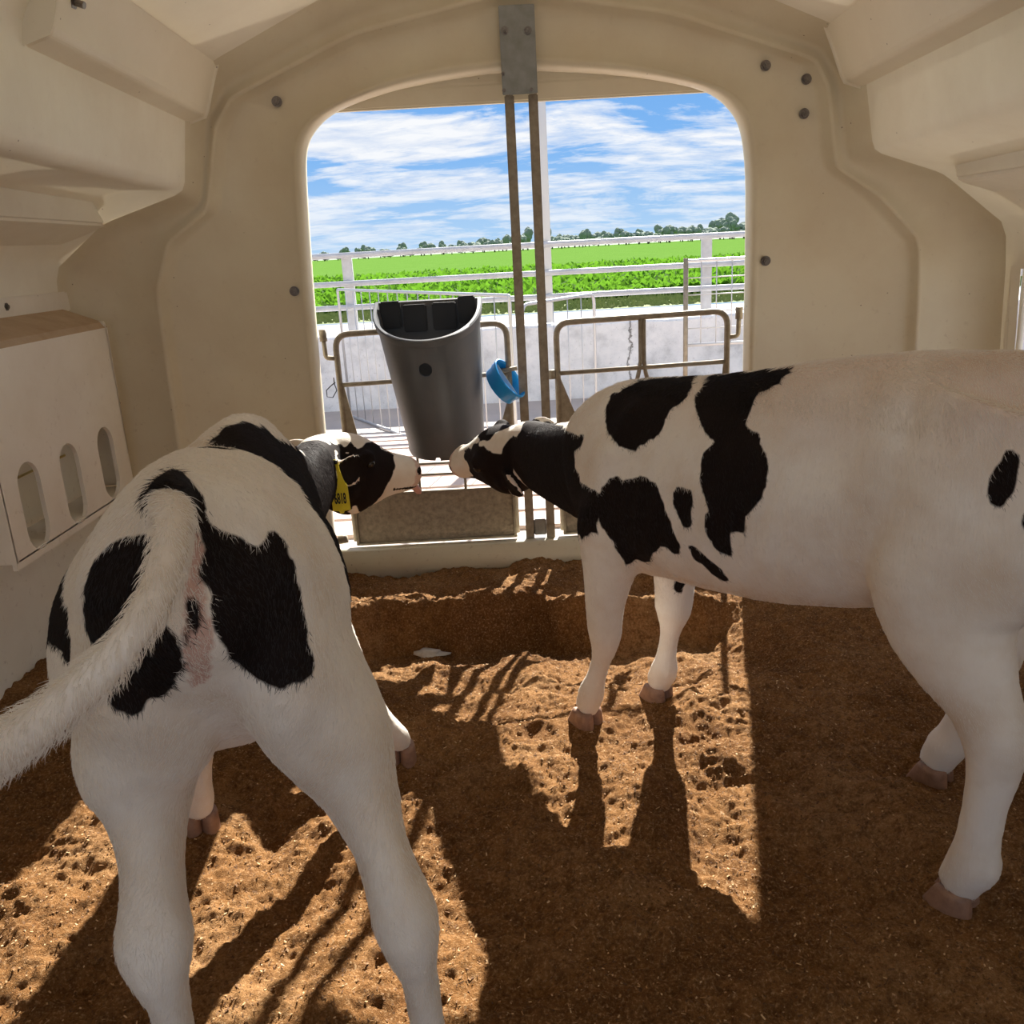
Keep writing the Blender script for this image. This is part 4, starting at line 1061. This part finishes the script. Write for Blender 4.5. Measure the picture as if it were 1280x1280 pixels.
def muzzle_marks(P, HW_, ax, m, sk):
    o_ = np.array(HW_(0, 0, 0)[:]); x = (P - o_) @ np.array(ax[0][:]); y = (P - o_) @ np.array(ax[1][:]); z_ = (P - o_) @ np.array(ax[2][:])
    hs_ = (np.array(HW_(0, 0, 1)[:]) - o_) @ np.array(ax[2][:]); z_ = z_ / hs_
    near = (x > .18) & (x < .36) & (np.abs(y) < .09) & (np.abs(z_) < .12)
    nos = near & (((x - .300) / .012) ** 2 + ((z_ - .004) / .008) ** 2 < 1) & (np.abs(y) > .014)
    mouth = near & (x > .225) & (np.abs(z_ + .040 - .10 * (x - .3)) < .0028)
    m[nos | mouth] = 1
    sk[near & (x > .285) & (z_ > -.04)] = np.maximum(sk[near & (x > .285) & (z_ > -.04)], .55)
    return m, sk
mL = soften(nmL, mL)
mL, skL = muzzle_marks(PL, HWL, axL, mL, skL); mL, skL = ear_rim(PL, axL, erL, mL, skL)
nmL.attributes['coat'].data.foreach_set('value', mL.astype(np.float32)); nmL.attributes['skin'].data.foreach_set('value', skL.astype(np.float32))
make_fur(calfL, nmL, PL, NL, mL, 230000, lenL, bkL, 3, .62)
for (x, y, fd) in ((-.133, .888, (0.05, 1)), (-.441, .870, (-.1, 1)), (-.281, 1.757, (-.0, 1)), (-.664, 1.545, (-.3, 1))): hoof(calfL, x, y, fd)
for s_ in (-1, 1): sphere_obj('eye', HWL(.112, s_ * .074, .022), .0140, M_eye, calfL)
# ear tag
f_, r_, u_ = axL
tagc = Vector(at(424, 610, 2.295)); dn_ = Vector((.02, -.03, -1)).normalized(); tn_ = Vector((-.05, -1, 0)).normalized(); tn_ = (tn_ - dn_ * tn_.dot(dn_)).normalized(); tw_ = dn_.cross(tn_)
TS = [(-.006, -.078), (.006, -.078), (.008, -.050), (.016, -.022), (.0255, -.004), (.0265, .062), (.008, .064), (.005, .070), (-.005, .070), (-.008, .064), (-.0265, .062), (-.0255, -.004), (-.016, -.022), (-.008, -.050)]
bm = bmesh.new(); add_prism(bm, [tagc + tw_ * a * .92 - dn_ * (-b) * 1.0 for a, b in TS], tuple(tn_ * .0022))
tag = bm_obj('ear_tag', bm, M_yellow, calfL); tag['label'] = 'yellow plastic ear tag reading 6818'; rel(tag, calfL)
fc = bpy.data.curves.new('tag_number', 'FONT'); fc.body = '6818'; fc.size = .030; fc.align_x = 'CENTER'; fc.align_y = 'CENTER'; fc.extrude = .0003; fc.offset = .0009; fc.space_character = 1.0
fo = bpy.data.objects.new('tag_number', fc); COL.objects.link(fo)
xa_ = -tw_ if (-tw_).x > 0 else tw_; ya_ = -dn_; za_ = xa_.cross(ya_)
Mt = Matrix((( xa_.x * .54, ya_.x * 1.35, za_.x, 0), (xa_.y * .54, ya_.y * 1.35, za_.y, 0), (xa_.z * .54, ya_.z * 1.35, za_.z, 0), (0, 0, 0, 1)))
Mt.translation = tagc + dn_ * .030 + tn_ * .0028
bpy.context.view_layer.update(); dg = bpy.context.evaluated_depsgraph_get()
tme = bpy.data.meshes.new_from_object(fo.evaluated_get(dg)); bpy.data.objects.remove(fo); tme.transform(Mt); tme.materials.clear(); tme.materials.append(M_ink)
to = bpy.data.objects.new('tag_number', tme); COL.objects.link(to); to.parent = tag; to['label'] = 'black handwritten number 6818'
sphere_obj('tag_stud', tuple(tagc - dn_ * .072 + tn_ * .003), .006, M_black, calfL)

# ---------------------------------------------------------------- right calf, seen from its left side
P0 = np.array([.80, 1.34]); D = np.array([-.69, .724]); D /= np.linalg.norm(D); LF = np.array([-D[1], D[0]])   # LF: towards the animal's left (camera side)
def W(s, lat, z_): q = P0 + D * s + LF * lat; return (q[0], q[1], z_)
calfR = empty('calf', (.60, 1.55, 0), 'larger white calf with black patches standing side-on at right, licking the bucket', 'calf')
sp_ = [(-.235, .80, .66, .035, 0), (-.21, .845, .60, .075, .05), (-.16, .878, .55, .120, .05), (-.08, .902, .52, .152, .0), (.0, .908, .50, .166, -.04), (.09, .905, .48, .168, .0), (.19, .897, .455, .168, .08), (.30, .880, .425, .172, .12), (.42, .856, .405, .176, .14),
       (.54, .838, .398, .172, .16), (.65, .826, .395, .160, .2), (.74, .815, .392, .146, .22), (.81, .785, .390, .128, .18), (.87, .735, .405, .100, .1), (.905, .68, .44, .06, .0)]
spineR = [(*W(s, 0, 0)[:2], a, b, hw, kk) for s, a, b, hw, kk in sp_]
neckR = [(*W(.72, 0, .62), .10, .16, .19), (.245, 1.955, .605, .090, .145, .17), (.195, 2.06, .580, .078, .125, .14), (.150, 2.17, .562, .070, .112, .12), (.105, 2.28, .556, .064, .100, .108), (.07, 2.36, .557, .060, .092, .10), (.045, 2.42, .558, .055, .080, .09)]
def LEG(pts): return leg_st([(*W(s, lat, z_), a, b) for s, lat, z_, a, b in pts])
legsR = [
 # near (left) hind
 LEG([(-.02, .085, .84, .075, .13), (.0, .098, .74, .085, .165), (.015, .108, .64, .085, .165), (.035, .118, .56, .074, .142), (.032, .128, .49, .062, .108), (.0, .138, .43, .052, .080), (-.035, .143, .375, .046, .056), (-.055, .145, .325, .043, .050), (-.058, .146, .275, .037, .041), (-.052, .147, .21, .033, .034),
      (-.048, .148, .14, .032, .034), (-.046, .148, .098, .037, .042), (-.034, .148, .068, .034, .037), (-.024, .148, .038, .031, .034)]),
 # far (right) hind, standing further forward
 LEG([(.0, -.085, .84, .075, .13), (.04, -.10, .74, .085, .16), (.07, -.11, .64, .085, .155), (.10, -.125, .55, .072, .125), (.10, -.14, .48, .058, .095), (.08, -.155, .42, .048, .068), (.05, -.165, .37, .043, .052), (.045, -.17, .32, .040, .046), (.06, -.175, .26, .035, .038), (.085, -.18, .19, .031, .032),
      (.105, -.185, .13, .030, .032), (.118, -.187, .095, .034, .038), (.130, -.19, .068, .032, .035), (.14, -.19, .038, .030, .033)]),
 # near (left) fore
 LEG([(.68, .095, .68, .05, .115), (.70, .105, .58, .055, .110), (.735, .108, .48, .052, .085), (.755, .108, .39, .043, .058), (.765, .107, .31, .037, .044), (.768, .105, .255, .035, .040), (.776, .105, .200, .0225, .027), (.795, .104, .14, .0205, .024), (.812, .103, .092, .028, .032), (.822, .103, .066, .027, .031), (.832, .103, .037, .026, .029)]),
 LEG([(.68, -.095, .68, .05, .105), (.70, -.10, .58, .055, .100), (.715, -.10, .48, .052, .085), (.722, -.10, .39, .045, .060), (.725, -.10, .31, .041, .048), (.728, -.10, .255, .040, .045), (.735, -.10, .200, .0225, .028), (.745, -.10, .14, .0215, .025), (.752, -.10, .092, .030, .034), (.764, -.10, .066, .028, .033), (.774, -.10, .037, .027, .030)]),
]
tailR = [(*W(s, lat, z_), r, r, r) for s, lat, z_, r in ((-.15, 0, .865, .03), (-.225, 0, .86, .026), (-.262, -.01, .81, .023), (-.272, -.02, .70, .022), (-.272, -.03, .58, .021), (-.268, -.03, .47, .022), (-.262, -.03, .38, .024), (-.26, -.03, .33, .012))]
hO = at(652, 562, 2.43); hE = at(580, 572, 2.625)
fR = hE - hO
bodyR, nmR, PR_, NR, HWR, axR, erR = make_calf(calfR, spineR, neckR, hO, fR, (-.35, -.55, .9), legsR, tailR, (-LF[0], -LF[1], 0),
    [(-1, (-.72, .50, -.42), (.3, 1., .3), .045, -.005), (1, (-.85, .35, -.45), (.3, .5, .1), .03, .02)], hs_=1.12, anat=(P0 - D * .06, D))
visR = visible_mask(nmR, PR_, NR)
polysR = [
 (px([(228, 290), (258, 222), (330, 168), (400, 140), (520, 130), (660, 130), (655, 160), (635, 215), (590, 260), (545, 310), (525, 370), (470, 432), (400, 462), (380, 497), (300, 470), (240, 402), (226, 350)], 700, 440, 4), 0, 3),
 (px([(735, 120), (1150, 85), (1140, 108), (1090, 152), (990, 210), (960, 280), (925, 370), (990, 420), (1020, 500), (1040, 560), (1020, 730), (930, 820), (918, 912), (850, 900), (855, 1032), (770, 982), (712, 880), (715, 820), (745, 800), (705, 700), (705, 550), (722, 492), (775, 450), (710, 400), (680, 310), (668, 240), (700, 180)], 700, 440, 4), 0, 3),
 (px([(190, 705), (240, 640), (400, 620), (470, 660), (520, 770), (600, 960), (602, 1010), (500, 960), (440, 1052), (380, 1040), (330, 1082), (290, 1012), (270, 950), (215, 880), (192, 800), (183, 915), (150, 900), (120, 930), (60, 900), (0, 700), (60, 560), (95, 640)], 700, 440, 4), 0, 3),
 (px([(560, 710), (590, 680), (640, 690), (662, 740), (668, 850), (650, 890), (610, 880), (572, 800)], 700, 440, 4), 0, 1.9),
 (px([(640, 965), (682, 985), (850, 1140), (820, 1158), (760, 1112), (680, 1040)], 700, 440, 4), 0, 1.9),
 (px([(562, 1150), (600, 1130), (622, 1152), (602, 1200), (570, 1192)], 700, 440, 4), 1.8, 3),
 (px([(730, 380), (782, 388), (785, 470), (765, 520), (720, 577), (690, 568), (680, 490), (705, 440)], 980, 420, 2.667), 0, 3),
 (px([(800, 545), (860, 520), (900, 700), (820, 690), (792, 640)], 980, 420, 2.667), 0, 3),
 ([(540, 500), (700, 530), (722, 545), (735, 541), (722, 562), (712, 592), (722, 612), (745, 620), (752, 650), (746, 668), (738, 664), (727, 676), (690, 690), (540, 640)], 1.85, 3),
]
whiteR = [([(655, 528), (641, 530), (620, 540), (608, 552), (597, 548), (597, 556), (606, 560), (616, 566), (623, 568), (631, 558), (639, 547), (652, 541)], 0, 3),
          ([(540, 530), (582, 540), (600, 548), (590, 558), (583, 563), (582, 575), (587, 586), (592, 596), (560, 610)], 0, 3)]
mR = paint(PR_, NR, nmR, polysR, visR); mR[paint(PR_, NR, nmR, whiteR, visR) > 0] = 0
mR = spread(PR_, visR, mR, .07, -1.)
# far flank: same pattern family, mirrored and shifted
hid = mR < 0
rp = PR_[hid, :2] - P0; s_c = rp @ D; lat = rp @ LF
Pm = np.c_[P0[0] + D[0] * (s_c + .04) + LF[0] * np.abs(lat), P0[1] + D[1] * (s_c + .04) + LF[1] * np.abs(lat), PR_[hid, 2]]
mR[hid] = paint(Pm, NR, nmR, polysR, visR)
mR[hid & (PR_[:, 1] > 2.05)] = 1
skR = np.clip(1.5 - np.linalg.norm(PR_ - np.array([HWR(.312, 0, -.015)[:]]), axis=1) / .030, 0, 1) * .9
belly = np.clip((.47 - PR_[:, 2]) / .08, 0, 1) * (np.abs((PR_[:, :2] - P0) @ LF) < .1) * (((PR_[:, :2] - P0) @ D) > .1) * (((PR_[:, :2] - P0) @ D) < .3)
skR = np.maximum(skR, belly * .35)
mR[paint(PR_, NR, nmR, [([(584, 560), (592, 558), (598, 564), (598, 575), (591, 581), (585, 575)], 0, 3)], visR) > 0] = 1
mR = soften(nmR, mR)
mR, skR = muzzle_marks(PR_, HWR, axR, mR, skR); mR, skR = ear_rim(PR_, axR, erR, mR, skR)
back_ = np.clip((PR_[:, 2] - .72) / .14, 0, 1) * np.clip(.5 + 1.2 * fbm(PR_, 4, 3, 8), 0, 1) * .30; skR = np.maximum(skR, back_ * (PR_[:, 1] < 1.75))
set_attr(nmR, 'coat', mR); set_attr(nmR, 'skin', skR)
tailCR = np.array([t[:3] for t in cat_rom(np.array(tailR), 4)])
def lenR(P):
    L = np.full(len(P), .0115); lift = np.full(len(P), .17)
    s_ = (P[:, :2] - P0) @ D; d = np.min(np.linalg.norm(P[:, None, :] - tailCR[None, ::2, :], axis=2), axis=1)
    tl_ = (d < .035) & (s_ < -.24); L[tl_] = .026; lift[tl_] = .4
    top = (P[:, 2] > .80) & (s_ < .8); L[top] = .017; lift[top] = .26
    low = P[:, 2] < .30; L[low] = .007
    hd = P[:, 1] > 2.3; L[hd] = .006; lift[hd] = .14
    return L, lift
make_fur(calfR, nmR, PR_, NR, mR, 230000, lenR, (-D[0] * .8, -D[1] * .8, 0), 5, .60)
for (s_, lt) in ((-.024, .148), (.14, -.19), (.832, .103), (.774, -.10)):
    w_ = W(s_, lt, 0); hoof(calfR, w_[0], w_[1], D)
for s_ in (-1, 1): sphere_obj('eye', HWR(.112, s_ * .074, .022), .0140, M_eye, calfR)
# tongues on the bucket
for H_, rt_, dn2 in ((HWL, calfL, -.03), (HWR, calfR, .0)):
    bm = bmesh.new(); a0, a1, a2 = H_(.285, 0, -.040), H_(.318, 0, -.046), H_(.338, .004, -.060)
    add_tube(bm, [a0, a1, a2, a2 + (a2 - a1) * .3], [.013, .013, .010, .003], 12); t_ = bm_obj('tongue', bm, mat('pink_tongue', (.62, .33, .28), .35), rt_, True); rel(t_, rt_)
